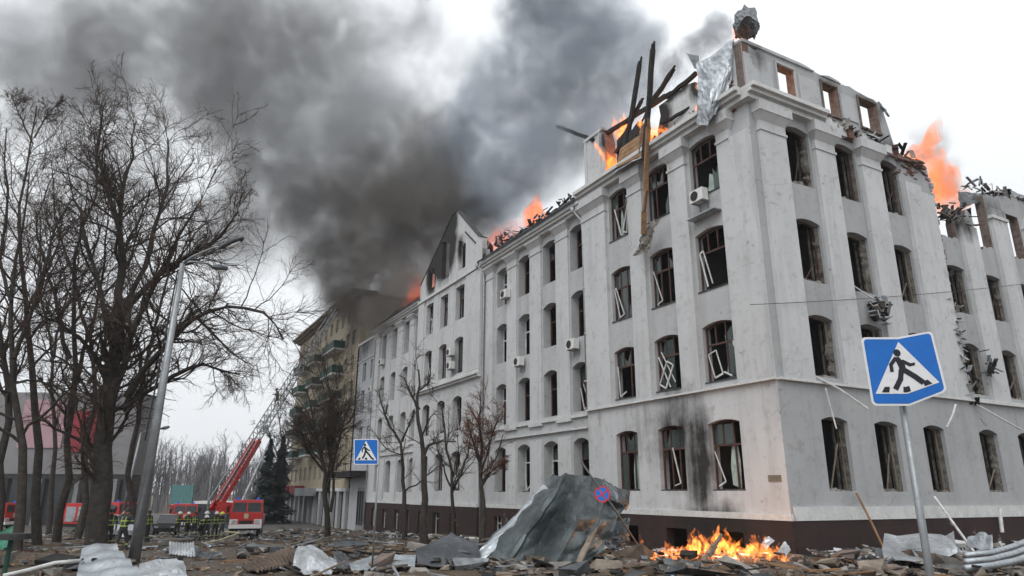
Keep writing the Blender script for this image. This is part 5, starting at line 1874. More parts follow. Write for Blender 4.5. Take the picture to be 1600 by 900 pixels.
# ---------------------------------------------------------------- firefighters
def body_mesh(pose, seed=0):
    """one continuous skinned body with hands; pose = joint positions (metres, facing -Y)"""
    J = pose
    V, E, Rd = [], [], []

    def add(p, r, par=None):
        V.append(tuple(p)); Rd.append(r)
        if par is not None:
            E.append((par, len(V) - 1))
        return len(V) - 1

    pel = add(J['pelvis'], (.17, .14))
    ch = add(J['chest'], (.21, .15), add((np.array(J['pelvis']) + J['chest']) / 2, (.17, .14), pel))
    nk = add(J['neck'], (.075, .075), ch)
    hd = add(np.array(J['head']) - [0, 0, .04], (.085, .095), nk)
    add(np.array(J['head']) + [0, 0, .07], (.085, .1), hd)
    for s in 'lr':
        sh = add(J['sh_' + s], (.085, .085), ch)
        el = add(J['el_' + s], (.062, .062), sh)
        wr_ = add(J['wr_' + s], (.042, .042), el)
        d = unit(np.array(J['wr_' + s]) - np.array(J['el_' + s]))
        sd = unit(np.cross(d, [0.2, 1, .1]))
        pm = add(np.array(J['wr_' + s]) + d * .07, (.035, .022), wr_)
        for k, (o_, l_) in enumerate(((-.03, .07), (-.01, .085), (.01, .08), (.03, .06))):
            p = np.array(J['wr_' + s]) + d * .10 + sd * o_
            a1 = add(p, (.0095, .0095), pm); a2 = add(p + d * l_ * .55 + np.array([0, -.01, -.008]), (.009, .009), a1)
            add(p + d * l_ * .8 + np.array([0, -.035, -.015]), (.008, .008), a2)
        th = add(np.array(J['wr_' + s]) + d * .04 + sd * .04, (.011, .011), pm); add(np.array(J['wr_' + s]) + d * .09 + sd * .065, (.009, .009), th)
        hp = add(J['hip_' + s], (.115, .12), pel)
        kn = add(J['kn_' + s], (.075, .08), hp)
        an = add(J['an_' + s], (.055, .06), kn)
        add(np.array(J['an_' + s]) + [0, -.13, -.04], (.05, .04), an)
    me = bpy.data.meshes.new('figure')
    me.from_pydata(V, E, [])
    o = bpy.data.objects.new('figure_tmp', me)
    COL.objects.link(o)
    md = o.modifiers.new('skin', 'SKIN')
    for i, r_ in enumerate(Rd):
        me.skin_vertices[0].data[i].radius = r_
    me.skin_vertices[0].data[0].use_root = True
    md.use_smooth_shade = True
    o.modifiers.new('sub', 'SUBSURF').levels = 1
    dg = bpy.context.evaluated_depsgraph_get(); dg.update()
    em = bpy.data.meshes.new_from_object(o.evaluated_get(dg))
    bpy.data.objects.remove(o)
    return em


def stand(lean=0.0, arms=0, stride=.1, crouch=0.0):
    h = 1.0 - crouch
    j = dict(pelvis=(0, 0, .95 * h), chest=(0, -lean * .3, .95 * h + .42), neck=(0, -lean * .45, .95 * h + .58), head=(0, -lean * .55 - .02, .95 * h + .70))
    for s, sg in (('l', -1), ('r', 1)):
        j['hip_' + s] = (sg * .10, 0, .9 * h)
        j['kn_' + s] = (sg * .12, sg * stride * .6 - .06 - crouch * .5, .5 * h)
        j['an_' + s] = (sg * .13, sg * stride + crouch * .1, .09)
        c_ = np.array(j['chest'])
        j['sh_' + s] = tuple(c_ + [sg * .22, 0, .08])
        if arms == 0:
            j['el_' + s] = tuple(c_ + [sg * .30, .03, -.20]); j['wr_' + s] = tuple(c_ + [sg * .28, -.10, -.42])
        elif arms == 1:
            j['el_' + s] = tuple(c_ + [sg * .31, -.03, -.18]); j['wr_' + s] = tuple(c_ + [sg * .12, -.30, -.16])
        else:
            j['el_' + s] = tuple(c_ + [sg * .34, -.08, -.12 if sg < 0 else .15]); j['wr_' + s] = tuple(c_ + [sg * .36, -.26, -.3 if sg < 0 else .36])
    return j


# turnout gear: dark cloth, lime bands at fixed heights of the garment, skin at head and hands
m, nt, bs = newmat('turnout_gear')
tc = N(nt, 'TexCoord').outputs['Object']
sp = N(nt, 'SeparateXYZ'); nt.links.new(tc, sp.inputs[0])
bands = None
for z0, hw in ((1.28, .026), (1.06, .026), (.28, .03)):
    q = math_(nt, 'LESS_THAN', math_(nt, 'ABSOLUTE', math_(nt, 'SUBTRACT', sp.outputs['Z'], z0)), hw)
    bands = q if bands is None else math_(nt, 'MAXIMUM', bands, q)
vb = math_(nt, 'MULTIPLY', math_(nt, 'LESS_THAN', math_(nt, 'ABSOLUTE', math_(nt, 'SUBTRACT', math_(nt, 'ABSOLUTE', sp.outputs['X']), .11)), .02), math_(nt, 'GREATER_THAN', sp.outputs['Z'], 1.08))
vb = math_(nt, 'MULTIPLY', vb, math_(nt, 'LESS_THAN', sp.outputs['Z'], 1.46))
bands = math_(nt, 'MAXIMUM', bands, vb)
col = mixc(nt, noise(nt, tc, 7, 4), (.012, .014, .018), (.035, .037, .04))
col = mixc(nt, bands, col, (.30, .40, .07))
col = mixc(nt, math_(nt, 'GREATER_THAN', sp.outputs['Z'], 1.57), col, (.42, .25, .18))
nt.links.new(col, bs.inputs['Base Color']); bs.inputs['Roughness'].default_value = .8

FIG = {}
for key, ps in (('plain', stand()), ('reach', stand(.2, 2, .2)), ('front', stand(.25, 1, .15)), ('crouch', stand(.9, 1, .18, .25))):
    FIG[key] = (body_mesh(ps), np.array(ps['head']))


def firefighter(b, rot, key, label, helmet='helmet_white', scale=1.0):
    me, hp = FIG[key]
    root = empty('person', b)
    tag(root, label, 'person', 'firefighters near the ladder truck')
    root.rotation_euler = (0, 0, rot); root.scale = (scale,) * 3
    o = bpy.data.objects.new('body', me); COL.objects.link(o); o.parent = root
    if not me.materials:
        me.materials.append(M['turnout_gear'])
    hm = HELM[helmet].copy(); COL.objects.link(hm); hm.parent = root; hm.location = tuple(hp + [0, 0, .05]); hm.name = 'helmet'
    fc = FACE.copy(); COL.objects.link(fc); fc.parent = root; fc.location = tuple(hp); fc.name = 'face_features'
    return root


HELM = {}
for hmn in ('helmet_white', 'black', 'lime_band'):
    mb = MB()
    vs, fs = [], []
    for i in range(7):
        t = i / 6 * math.pi / 2
        for k in range(14):
            a = k / 14 * 2 * math.pi
            rr_ = math.cos(t)
            vs.append((.135 * rr_ * math.cos(a), .155 * rr_ * math.sin(a) + .01, .145 * math.sin(t)))
    for i in range(6):
        fs += [(i * 14 + k, i * 14 + (k + 1) % 14, (i + 1) * 14 + (k + 1) % 14, (i + 1) * 14 + k) for k in range(14)]
    mb.add(vs, fs)
    rim = [(.16 * math.cos(a), .20 * math.sin(a) + .01, -.015) for a in np.linspace(0, 2 * math.pi, 15)[:-1]]
    mb.add(vs[:14] + rim, [(k, (k + 1) % 14, (k + 1) % 14 + 14, k + 14) for k in range(14)])
    o = mb.build('helmet', hmn, origin=(0, 0, 0), smooth=True)
    COL.objects.unlink(o); HELM[hmn] = o
mb = MB()
mb.box(FW, -.045, -.015, -.112, -.1, .0, .015); mb.box(FW, .015, .045, -.112, -.1, .0, .015); mb.box(FW, -.012, .012, -.13, -.1, -.045, -.01); mb.box(FW, -.03, .03, -.11, -.1, -.075, -.065)
FACE = mb.build('face_features', 'frame_brown', origin=(0, 0, 0)); COL.objects.unlink(FACE)

PI = math.pi
for (x_, y_, Y, rot, key, helm, lab) in (
        (189, 849, 33, PI * .9, 'reach', 'black', 'nearest firefighter with back turned between big linden and tall lamp'),
        (170, 832, 37, .6, 'plain', 'black', 'person in dark clothes standing close beside the big linden trunk'),
        (229, 832, 44, 1.2, 'plain', 'black', 'dark figure just right of the tall lamp post'),
        (275, 828, 54, 2.4, 'front', 'helmet_white', 'firefighter farthest left of the distant pair by the red engine'),
        (292, 826, 56, -2.2, 'plain', 'helmet_white', 'firefighter right of the distant pair by the red engine'),
        (312, 838, 47, 1.0, 'crouch', 'helmet_white', 'crouching firefighter in bright striped gear before the ladder truck'),
        (323, 836, 48, -.8, 'front', 'helmet_white', 'firefighter standing right behind the crouching one'),
        (335, 834, 49.5, .4, 'front', 'helmet_white', 'firefighter next to the hose left of the ladder truck'),
        (347, 831, 53, -1.3, 'reach', 'lime_band', 'firefighter raising an arm beside the truck turntable'),
        (303, 826, 58, 2.9, 'plain', 'black', 'far dark-helmeted firefighter behind the striped group')):
    firefighter(base(x_, y_, Y), rot, key, lab, helm)
pf = foot + (tip_ - foot) * .42
o = firefighter(pf + np.array([0, 0, .15]), -.9, 'front', 'small dark figure climbing halfway up the raised ladder', 'black')
o['group'] = 'firefighter on the ladder'
mb = MB()
hp_ = [base(345, 830, 52), base(352, 826, 50), base(362, 822, 48), base(376, 826, 47), base(340, 838, 44), base(322, 843, 41)]
mb.tube(resample([p + ZV * (.08 if i in (0, 4, 5) else .5) for i, p in enumerate(hp_)], 24), .06, 6)
o = mb.build('fire_hose', 'hose'); tag(o, 'pale fire hose looping across the ground before the ladder truck', 'hose')
mb = MB(); mb.bar(base(345, 830, 53) + ZV * .5, at(372, 745, 56), .12, .12)

# ---------------------------------------------------------------- scrap metal and rubble in the foreground
def g(px_, py_, Y, h=0.0):
    p = at(px_, py_, Y)
    return p if not h else np.array([p[0], Y, gz(Y) + h])


# great crumpled sheet leaning before the wing
sheet('crumpled_roof_section', [
    [g(866, 744, 28.8), g(880, 741, 28.2), g(902, 742, 28.9), g(925, 746, 28.2), g(945, 752, 28.8), g(984, 772, 28.2)],
    [g(848, 768, 27.6), g(868, 762, 26.6), g(896, 770, 27.4), g(920, 768, 26.4), g(948, 776, 27.2), g(980, 788, 27.6)],
    [g(818, 796, 26.8), g(842, 800, 25.3), g(872, 806, 26.3), g(905, 812, 25.0), g(938, 812, 26.0), g(962, 812, 26.6)],
    [g(782, 826, 26.2), g(815, 838, 24.9), g(850, 846, 25.6), g(885, 850, 24.4), g(922, 850, 25.4), g(945, 848, 26.2)],
    [g(748, 862, 25.6), g(790, 880, 24.4), g(832, 878, 24.9), g(868, 884, 23.9), g(905, 878, 24.8), g(922, 872, 25.6)]],
    'slate_green', 'huge crumpled grey roof section leaning in front of the wing', 'metal sheet', sub=8, amp=.085, crumple=.008, seams=9, seed=21)
sheet('torn_roof_flap', [[g(940, 752, 27.9), g(962, 760, 27.6), g(985, 768, 27.8)], [g(946, 775, 26.7), g(968, 785, 26.9), g(980, 798, 27.6)]], 'zinc_dark', 'dark torn flap at the top right of the crumpled roof section', sub=7, amp=.07, crumple=.05, seed=22)
sheet('curled_sheet_edge', [[g(735, 872, 25.3), g(780, 828, 25.9), g(848, 758, 28.0)], [g(750, 880, 24.8), g(792, 838, 25.5), g(862, 764, 27.6)]], 'zinc', 'pale curled strip of metal along the left edge of the crumpled roof section', sub=8, amp=.06, crumple=.03, seed=23)
sheet('folded_sheet', [[g(650, 858, 25.6), g(672, 850, 26.2), g(702, 836, 26.8)], [g(652, 880, 24.4), g(690, 884, 24.0), g(722, 862, 25.4)]], 'zinc_dark', 'dark folded sheet left of the crumpled roof section', sub=3, amp=.05, crumple=.01, seed=24)
sheet('folded_sheet', [[g(704, 832, 26.6), g(724, 846, 25.9), g(746, 842, 26.2)], [g(696, 868, 24.6), g(722, 878, 24.2), g(750, 868, 24.9)], [g(705, 884, 23.8), g(730, 888, 23.6), g(752, 884, 24)]], 'zinc_dark', 'boxy dark metal fold against the left side of the crumpled roof section', sub=3, amp=.04, crumple=.01, seed=25)
sheet('curved_sheet', [[g(948, 818, 28.4), g(972, 812, 28.8), g(985, 806, 29.2)], [g(944, 840, 27.4), g(966, 838, 27.6), g(982, 830, 28.2)], [g(950, 858, 27.2), g(972, 858, 27.5), g(986, 846, 28.3)]], 'zinc_dark', 'curved sheet tucked behind the crumpled roof section by the plinth', sub=7, amp=.04, seed=26)
# left foreground sheets
sheet('crumpled_foil_sheet', [[g(218, 884, 22.4), g(250, 874, 23.0), g(276, 870, 23.2)], [g(214, 900, 21.0), g(258, 892, 21.4), g(290, 888, 21.8)], [g(206, 915, 20.2), g(262, 912, 20.2), g(296, 908, 20.4)]], 'zinc_bright', 'bright crumpled metal sheet at the foot of the tall lamp on its right', sub=7, amp=.09, crumple=.02, seed=28)


def corrugated(name, quad, mat, label, waves=12, amp=.03, seed=1):
    A, B, C_, D = [np.array(q) for q in quad]
    r = np.random.default_rng(seed)
    nu, nv = 10, waves * 6 + 1
    U_, V_ = np.meshgrid(np.linspace(0, 1, nu), np.linspace(0, 1, nv), indexing='ij')
    G = (A * (1 - U_[..., None]) * (1 - V_[..., None]) + B * (1 - U_[..., None]) * V_[..., None] + C_ * U_[..., None] * V_[..., None] + D * U_[..., None] * (1 - V_[..., None]))
    n_ = np.cross(B - A, D - A); n_ /= np.linalg.norm(n_)
    d = amp * np.sin(V_ * waves * 2 * math.pi) + .06 * np.sin(U_ * 5 + V_ * 3) + r.normal(0, .006, U_.shape)
    G = G + n_ * d[..., None]
    Vv = np.concatenate([G.reshape(-1, 3), (G - n_ * .012).reshape(-1, 3)])
    i, j = np.meshgrid(np.arange(nu - 1), np.arange(nv - 1), indexing='ij'); a_ = (i * nv + j).ravel()
    q1 = np.stack([a_, a_ + 1, a_ + nv + 1, a_ + nv], 1)
    o = fast_mesh(name, Vv, np.concatenate([q1, q1[:, ::-1] + nu * nv]), mat, smooth=True)
    tag(o, label, 'metal sheet')


corrugated('corrugated_sheet', (g(118, 908, 21.0), g(128, 858, 24.8), g(180, 848, 25.0), g(224, 904, 21.3)), 'zinc', 'grey broad-ribbed roofing sheet at the foot of the tall lamp on its left', 4, .07, 7)
corrugated('corrugated_sheet', (g(264, 846, 29.5), g(303, 847, 29.3), g(306, 868, 28.2), g(264, 868, 28.4)), 'zinc_bright', 'upright pale corrugated panel standing right of the lamp', 9, .03, 2)
sheet('bent_sheet', [[g(303, 850, 29.0), g(318, 862, 28.2), g(345, 862, 27.8)], [g(306, 870, 27.6), g(322, 874, 27.4), g(348, 868, 27.6)]], 'zinc_dark', 'small dark bent sheet beside the pale corrugated panel', sub=6, amp=.04, seed=30)
corrugated('corrugated_sheet', (g(376, 884, 23.6), g(452, 852, 25.4), g(468, 874, 24.2), g(402, 897, 22.6)), 'rust_sheet', 'dark rusty corrugated sheet lying left of the crumpled foil', 12, .05, 3)
sheet('crumpled_foil_sheet', [[g(466, 848, 25.4), g(490, 850, 25.2), g(524, 866, 24.6)], [g(460, 868, 24.0), g(488, 872, 23.8), g(527, 880, 23.6)], [g(454, 888, 23.0), g(480, 897, 22.4), g(516, 898, 22.6)]], 'zinc_bright', 'bright silver crumpled foil sheet in the middle foreground', sub=7, amp=.13, crumple=.03, seed=31)
sheet('bent_sheet', [[g(520, 862, 25.2), g(540, 864, 25.0)], [g(524, 888, 23.4), g(548, 886, 23.6)]], 'zinc_dark', 'dark sheet end behind the silver foil sheet', sub=6, amp=.06, seed=32)
sheet('flat_roof_sheet', [[g(545, 880, 23.8), g(590, 864, 25.2), g(650, 868, 25.2)], [g(550, 893, 22.8), g(600, 884, 23.4), g(648, 886, 23.6)]], 'zinc', 'pale flat roofing sheet lying at the foot of the small crossing sign', sub=9, amp=.06, crumple=.04, seed=33)
sheet('flat_roof_sheet', [[g(520, 848, 29.0), g(570, 846, 29.6)], [g(524, 854, 28.2), g(574, 852, 28.6)]], 'zinc_dark', 'narrow dark strip of roofing behind the small crossing sign', sub=7, amp=.03, seed=34)
# right foreground
sheet('crumpled_foil_sheet', [[g(1382, 830, 29.4), g(1420, 836, 29.0), g(1470, 832, 29.0), g(1490, 830, 29.4)], [g(1378, 858, 27.2), g(1425, 862, 26.8), g(1480, 856, 27.0), g(1494, 850, 27.6)], [g(1382, 876, 25.8), g(1430, 878, 25.6), g(1476, 876, 25.8), g(1496, 868, 26.4)]], 'zinc_bright', 'white crumpled sheet behind the pole of the large crossing sign', sub=6, amp=.12, crumple=.02, seed=35)
sheet('crumpled_foil_sheet', [[g(1512, 838, 30.2), g(1530, 832, 30.6), g(1550, 838, 30.4)], [g(1510, 856, 28.6), g(1532, 858, 28.2), g(1552, 856, 28.6)]], 'zinc', 'small crumpled metal ball at the foot of the long pale pole', sub=6, amp=.12, crumple=.04, seed=36)
for k, (y0, y1, lab) in enumerate(((868, 846, 'uppermost bent grey gutter pipe in the right corner'), (878, 858, 'middle bent grey gutter pipe in the right corner'), (888, 872, 'lowest bent grey gutter pipe in the right corner'))):
    mb = MB(); mb.tube([g(1508, y0, 24.5 - k * .5), g(1550, y0 - 4, 24.6 - k * .5), g(1585, (y0 + y1) / 2 - 3, 25 - k * .5), g(1625, y1 - 8, 25.4 - k * .5)], .11, 10)
    o = mb.build('bent_pipe', 'zinc', smooth=True); tag(o, lab, 'pipe')
# fire-side pieces
sheet('bent_sheet', [[g(1190, 850, 29.8), g(1198, 838, 30.2)], [g(1196, 858, 29.2), g(1210, 842, 29.8)]], 'zinc_bright', 'bent scrap of pale metal standing right of the flames', sub=6, amp=.04, seed=37)
sheet('bent_sheet', [[g(1216, 862, 28.2), g(1226, 846, 29.0)], [g(1222, 874, 27.4), g(1236, 856, 28.4)]], 'zinc_bright', 'second pale metal scrap nearest the building corner', sub=6, amp=.05, seed=38)
timber('broken_plank', g(1100, 878, 27.4), g(1117, 852, 27.6), .24, .18, 'wood_grey', 'short stump of timber standing in front of the flames', 'plank')
timber('broken_plank', g(1060, 862, 28.8), g(1110, 876, 27.8), .16, .1, 'charred', 'blackened plank lying in front of the left flames', 'plank')
timber('broken_plank', g(1165, 862, 28.8), g(1226, 874, 28.0), .2, .12, 'wood', 'brown plank lying right of the flames', 'plank')
timber('broken_plank', g(1228, 866, 28.8), g(1268, 874, 28.0), .2, .12, 'wood_grey', 'weathered plank at the foot of the building corner', 'plank')
timber('broken_plank', g(905, 880, 24.2), g(935, 812, 26.2), .2, .1, 'wood_grey', 'plank leaning at the right end of the crumpled roof section', 'plank')
mb = MB(); mb.tube([g(5, 900, 20.6), g(40, 892, 21.0), g(85, 880, 21.8), g(126, 876, 22.4)], .06, 7)
o = mb.build('bent_pipe', 'white_frame', smooth=True); tag(o, 'thin white bent pipe lying on the ground at far left', 'pipe')
# waste bin / bench on the far left
BN = empty('park_table', base(10, 890, 22)); tag(BN, 'small dark round-topped stand on the far left edge', 'stand')
q = base(8, 890, 22)
mb = MB(); mb.tube([q + ZV * .0, q + ZV * 1.0], .07, 8); mb.build('post', 'balcony_green', BN)
mb = MB(); mb.tube([q + ZV * 1.0, q + ZV * 1.16], [.55, .5], 16); mb.build('top', 'black', BN)
sheet('green_cover', [[g(0, 832, 36), g(18, 822, 37), g(36, 826, 37)], [g(-4, 856, 34), g(16, 850, 34.4), g(32, 846, 35)]], 'green_fabric', 'green covered pile beyond the left trunks', 'cover', sub=6, amp=.08, crumple=.08, seed=41)


def scatter(name, n, region, size, mats, label, cat, seed, flat=.6, dens=None):
    """loose broken pieces on the ground, each an irregular block"""
    r = np.random.default_rng(seed)
    P = region(r, n)
    s = size[0] * (size[1] / size[0]) ** (r.random(len(P)) ** 2.2)
    base_v = np.array([(x, y, z) for z in (-1, 1) for y in (-1, 1) for x in (-1, 1)], float)
    V = base_v[None] * r.uniform(.35, 1, (len(P), 8, 1)) * np.stack([s * r.uniform(.6, 1.6, len(P)), s * r.uniform(.5, 1.1, len(P)), s * flat * r.uniform(.35, 1, len(P))], 1)[:, None, :]
    a = r.uniform(0, 6.28, len(P)); t = r.normal(0, .35, len(P))
    ca, sa, ct, st = np.cos(a), np.sin(a), np.cos(t), np.sin(t)
    x, y, z = V[..., 0], V[..., 1], V[..., 2]
    y2, z2 = y * ct[:, None] - z * st[:, None], y * st[:, None] + z * ct[:, None]
    V = np.stack([x * ca[:, None] - y2 * sa[:, None], x * sa[:, None] + y2 * ca[:, None], z2], -1) + P[:, None, :]
    f = np.array([(0, 2, 3, 1), (4, 5, 7, 6), (0, 1, 5, 4), (2, 6, 7, 3), (0, 4, 6, 2), (1, 3, 7, 5)])
    F_ = (np.arange(len(P)) * 8)[:, None, None] + f[None]
    o = fast_mesh(name, V.reshape(-1, 3), F_.reshape(-1, 4), mats[0], origin=(0, 25, 0))
    for m_ in mats[1:]:
        o.data.materials.append(M[m_])
    mi = np.repeat(r.integers(0, len(mats), len(P)), 6).astype(np.int32)
    o.data.polygons.foreach_set('material_index', mi)
    tag(o, label, cat, kind='stuff')
    return o


def ground_pts(x, y):
    return np.stack([x, y, -0.033 * np.clip(y - 28, 0, 60)], 1)


def reg_front(r, n):
    y = 18.5 + 14 * r.random(n) ** 1.2
    x = r.uniform(-24, 26, n)
    k = (r.random(n) < np.where(x > -4, 1.0, .22))
    q = ground_pts(x, y)[k]
    d = (q[:, :2] - K[:2]) @ np.stack([FL.n[:2], FR.n[:2]], 1)
    return q[(d[:, 0] > .4) | (d[:, 1] > .4)]


def reg_wall(r, n):
    u = r.uniform(-1, 60, n); nn = .5 + np.abs(r.normal(0, 2.2, n))
    q = K + FL.e * u[:, None] + FL.n * nn[:, None]
    return ground_pts(q[:, 0], q[:, 1])


def reg_side(r, n):
    u = r.uniform(0, 30, n); nn = .4 + np.abs(r.normal(0, 1.6, n))
    q = K + FR.e * u[:, None] + FR.n * nn[:, None]
    q = ground_pts(q[:, 0], q[:, 1]); q[:, 2] += np.clip(1.0 - nn * .4, 0, 1) * r.random(n) * .5
    return q


def reg_far(r, n):
    y = r.uniform(32, 92, n); x = r.uniform(-34, 6, n) - (y - 40) * .28
    q = ground_pts(x, y)
    d = (q[:, :2] - K[:2]) @ FL.n[:2]
    return q[d > 1]


scatter('rubble', 5200, reg_front, (.03, .28), ['rubble_mat', 'wood_grey', 'rubble_mat', 'charred', 'brick_red', 'zinc_dark', 'brick_dull'], 'broken plaster, brick and splinters strewn over the foreground', 'rubble', 51, .9)
scatter('rubble', 2600, reg_wall, (.04, .35), ['rubble_mat', 'charred', 'stone_trim', 'zinc_dark'], 'rubble piled along the foot of the long front', 'rubble', 52)
scatter('rubble', 1800, reg_side, (.05, .4), ['rubble_mat', 'stone_trim', 'zinc', 'charred'], 'rubble piled along the foot of the side front', 'rubble', 53)
scatter('rubble', 3400, reg_far, (.05, .42), ['rubble_mat', 'charred', 'zinc_dark', 'wood_grey', 'zinc'], 'scattered wreckage over the square around the fire trucks', 'rubble', 54, .35)
scatter('dead_leaves', 9000, lambda r, n: ground_pts(r.uniform(-34, 8, n), 19 + 35 * r.random(n) ** 1.3), (.04, .09), ['wood', 'wood_grey', 'twig_rust'], 'brown dead leaves covering the ground', 'leaves', 55, .12)


def reg_heaps(r, n):
    c = np.array([(3.5, 25.5), (5.0, 26.4), (-1, 24), (13.5, 27.2), (15, 27), (17.5, 26.5), (-6, 26), (2, 22.2), (5, 22.5), (13, 23.5), (-14, 24), (-9, 30), (-3, 33), (0, 38)])
    q = c[r.integers(0, len(c), n)] + r.normal(0, 1, (n, 2)) * [1.5, .9]
    q = ground_pts(q[:, 0], q[:, 1]); q[:, 2] += np.abs(r.normal(0, .16, n))
    d = (q[:, :2] - K[:2]) @ np.stack([FL.n[:2], FR.n[:2]], 1)
    return q[(d[:, 0] > .5) | (d[:, 1] > .5)]


scatter('scrap_heap', 420, reg_heaps, (.12, .75), ['charred', 'zinc_dark', 'rubble_mat', 'wood_grey', 'rust_sheet', 'roof_dark', 'brick_dull'], 'low heaps of dark torn scrap and broken masonry across the foreground', 'scrap', 61, .5)


def splinters(name, n, xr, yr, L_, label, seed, mats):
    r = np.random.default_rng(seed)
    mb = MB()
    for k in range(n):
        x, y = r.uniform(*xr), r.uniform(*yr)
        if (np.array([x, y]) - K[:2]) @ FL.n[:2] < .5 and (np.array([x, y]) - K[:2]) @ FR.n[:2] < .5:
            continue
        a = r.uniform(0, 6.28); l = r.uniform(*L_)
        p = np.array([x, y, gz(y) + r.uniform(.02, .25)]); d = np.array([math.cos(a), math.sin(a), r.normal(0, .12)])
        mb.bar(p - d * l / 2, p + d * l / 2, r.uniform(.04, .14), r.uniform(.02, .06), mi=int(r.integers(len(mats))))
    o = mb.build(name, mats, origin=(0, 25, 0)); tag(o, label, 'splinters', kind='stuff')


splinters('wood_splinters', 260, (-10, 22), (19, 31), (.3, 1.6), 'splintered laths and boards strewn across the foreground', 56, ['wood_grey', 'charred', 'wood', 'zinc'])
splinters('wood_splinters', 260, (-34, 4), (32, 75), (.4, 2.4), 'splintered boards strewn over the square', 57, ['wood_grey', 'charred', 'zinc_dark', 'zinc'])

# ---------------------------------------------------------------- fire
def flames(name, tongues, mat, label, seed, light=None, vox=.12):
    """tongues: (base point, height, radius); a set of licking, tapering tongues as one body of flame"""
    r = np.random.default_rng(seed)
    mb = MB()
    for b_, h, w in tongues:
        b_ = np.array(b_, float)
        k = 9
        t = np.linspace(0, 1, k)
        sway = r.normal(0, .16, (k, 3)).cumsum(0) * h * .35; sway[:, 2] = 0
        sway -= sway[0]
        pts = b_ + sway + np.outer(t, [0, 0, h]) + np.outer(t ** 2, r.normal(0, .12, 3) * [1, 1, 0]) * h
        rad = w * np.array([.55, .95, 1.0, .92, .75, .58, .40, .22, .03]) * r.uniform(.85, 1.15, k)
        mb.tube(pts, rad, 9)
    o = mb.build(name, mat, smooth=True)
    if vox:
        md = o.modifiers.new('r', 'REMESH'); md.mode = 'VOXEL'; md.voxel_size = vox
        dg = bpy.context.evaluated_depsgraph_get(); dg.update()
        me = bpy.data.meshes.new_from_object(o.evaluated_get(dg))
        o.modifiers.clear(); o.data = me
    tag(o, label, 'fire', kind='stuff')
    if light:
        d_ = bpy.data.lights.new('fire_light', 'POINT'); d_.energy = light[1]; d_.color = (1, .42, .12); d_.shadow_soft_size = .6
        lo = bpy.data.objects.new('fire_light', d_); COL.objects.link(lo); lo.parent = o
        lo.location = tuple(np.array(light[0]) - np.array(o['_o']))
    return o


fr_ = np.random.default_rng(81)
T_ = []
for k in range(80):
    x_ = fr_.uniform(1030, 1215)
    hgt = .22 + .35 * fr_.random() + 1.1 * math.exp(-((x_ - 1132) / 16) ** 2) * fr_.uniform(.7, 1.1) + .75 * math.exp(-((x_ - 1098) / 15) ** 2) * fr_.uniform(.6, 1.1) + .45 * math.exp(-((x_ - 1185) / 14) ** 2)
    Yb = fr_.uniform(27.4, 29.6)
    p = at(x_, 868, Yb); p[2] = .06 + fr_.uniform(0, .15)
    if (p - K) @ FL.n > .4:
        T_.append((p, hgt * fr_.uniform(.7, 1.2), .08 + .085 * hgt * fr_.uniform(.6, 1.3)))
flames('flames', T_, 'flame_hot', 'bright ground fire burning against the plinth near the corner', 82, (at(1132, 850, 28.6) + ZV * .3, 170), .05)
flames('flames', [(g(1001, 862, 28.7), .75, .12), (g(1003, 864, 28.6), .45, .1)], 'flame_hot', 'single small flame at the foot of the fallen sign pole', 83, None, .04)
embers = []
for k in range(110):
    x_ = fr_.uniform(1015, 1232); Yb = fr_.uniform(26.2, 29.2); p = at(x_, 872, Yb); p[2] = .08
    if (p - K) @ FL.n > .3:
        embers.append((p, fr_.uniform(.12, .34), fr_.uniform(.06, .13)))
flames('flames', embers, 'flame_hot', 'low glowing embers spread around the ground fire', 84, None, .035)
A_ = lambda u, n, z, h, w: (FL.P(u, n, z), h, w)
flames('flames', [A_(11.7, -.5, 22.4, 2.9, .5), A_(11.3, -.5, 22.4, 2.5, .45), A_(11.9, -1.2, 23.6, 4.4, .5), A_(12.2, -1.6, 25.4, 2.6, .4), A_(12.6, -1.6, 26.0, 2.3, .35)], 'flame_attic', 'flames behind the end block of the corner attic', 85, (FL.P(11.4, -1.4, 23.2), 300), .1)
flames('flames', [A_(7.6, -.3, 22.3, 2.4, .5), A_(7.1, -.2, 22.3, 1.9, .45), A_(8.1, -.5, 22.4, 3.0, .5), A_(6.5, -.0, 22.3, 1.3, .35), A_(7.3, .3, 22.3, 1.2, .3), A_(6.0, .1, 22.3, .9, .3)], 'flame_attic', 'flames leaping beside the tallest charred beam in the attic', 86, (FL.P(7.2, -.9, 23.2), 300), .1)
flames('flames', [A_(3.1, -.2, 22.6, 2.9, .4), A_(2.8, -.5, 22.6, 2.2, .4), A_(3.2, -.1, 22.4, 1.3, .3)], 'flame_attic', 'flames behind the hanging roof sheet at the corner', 87, (FL.P(2.6, -1.2, 23.2), 260), .1)
flames('flames', [(lp(1150, 62, -.6), .9, .25), (lp(1156, 60, -.8), .7, .22)], 'flame_attic', 'small fire under the curled roofing on the corner top', 88, None, .07)
flames('flames', [A_(17.0, -1.4, 22.3, 1.5, .4), A_(17.8, -1.2, 22.2, 1.0, .4), A_(16.0, -1.6, 22.6, 1.6, .4)], 'flame_attic', 'fire on the long roof beside the corner pavilion', 89, None, .1)
flames('flames', [A_(23.6, -1.2, 22.0, 1.1, .5), A_(24.6, -1.0, 21.9, .9, .5), A_(22.7, -1.3, 22.1, 1.2, .4)], 'flame_attic', 'fire under the middle hatches of the long roof', 90, None, .1)
flames('flames', [A_(26.0, -3.0, 24.0, 4.2, 1.1), A_(27.0, -3.5, 24, 3.0, 1.0), A_(25.0, -3.0, 23.6, 2.0, .9)], 'flame_far', 'red fireball above the roof between gable and hatches', 91, None, .25)
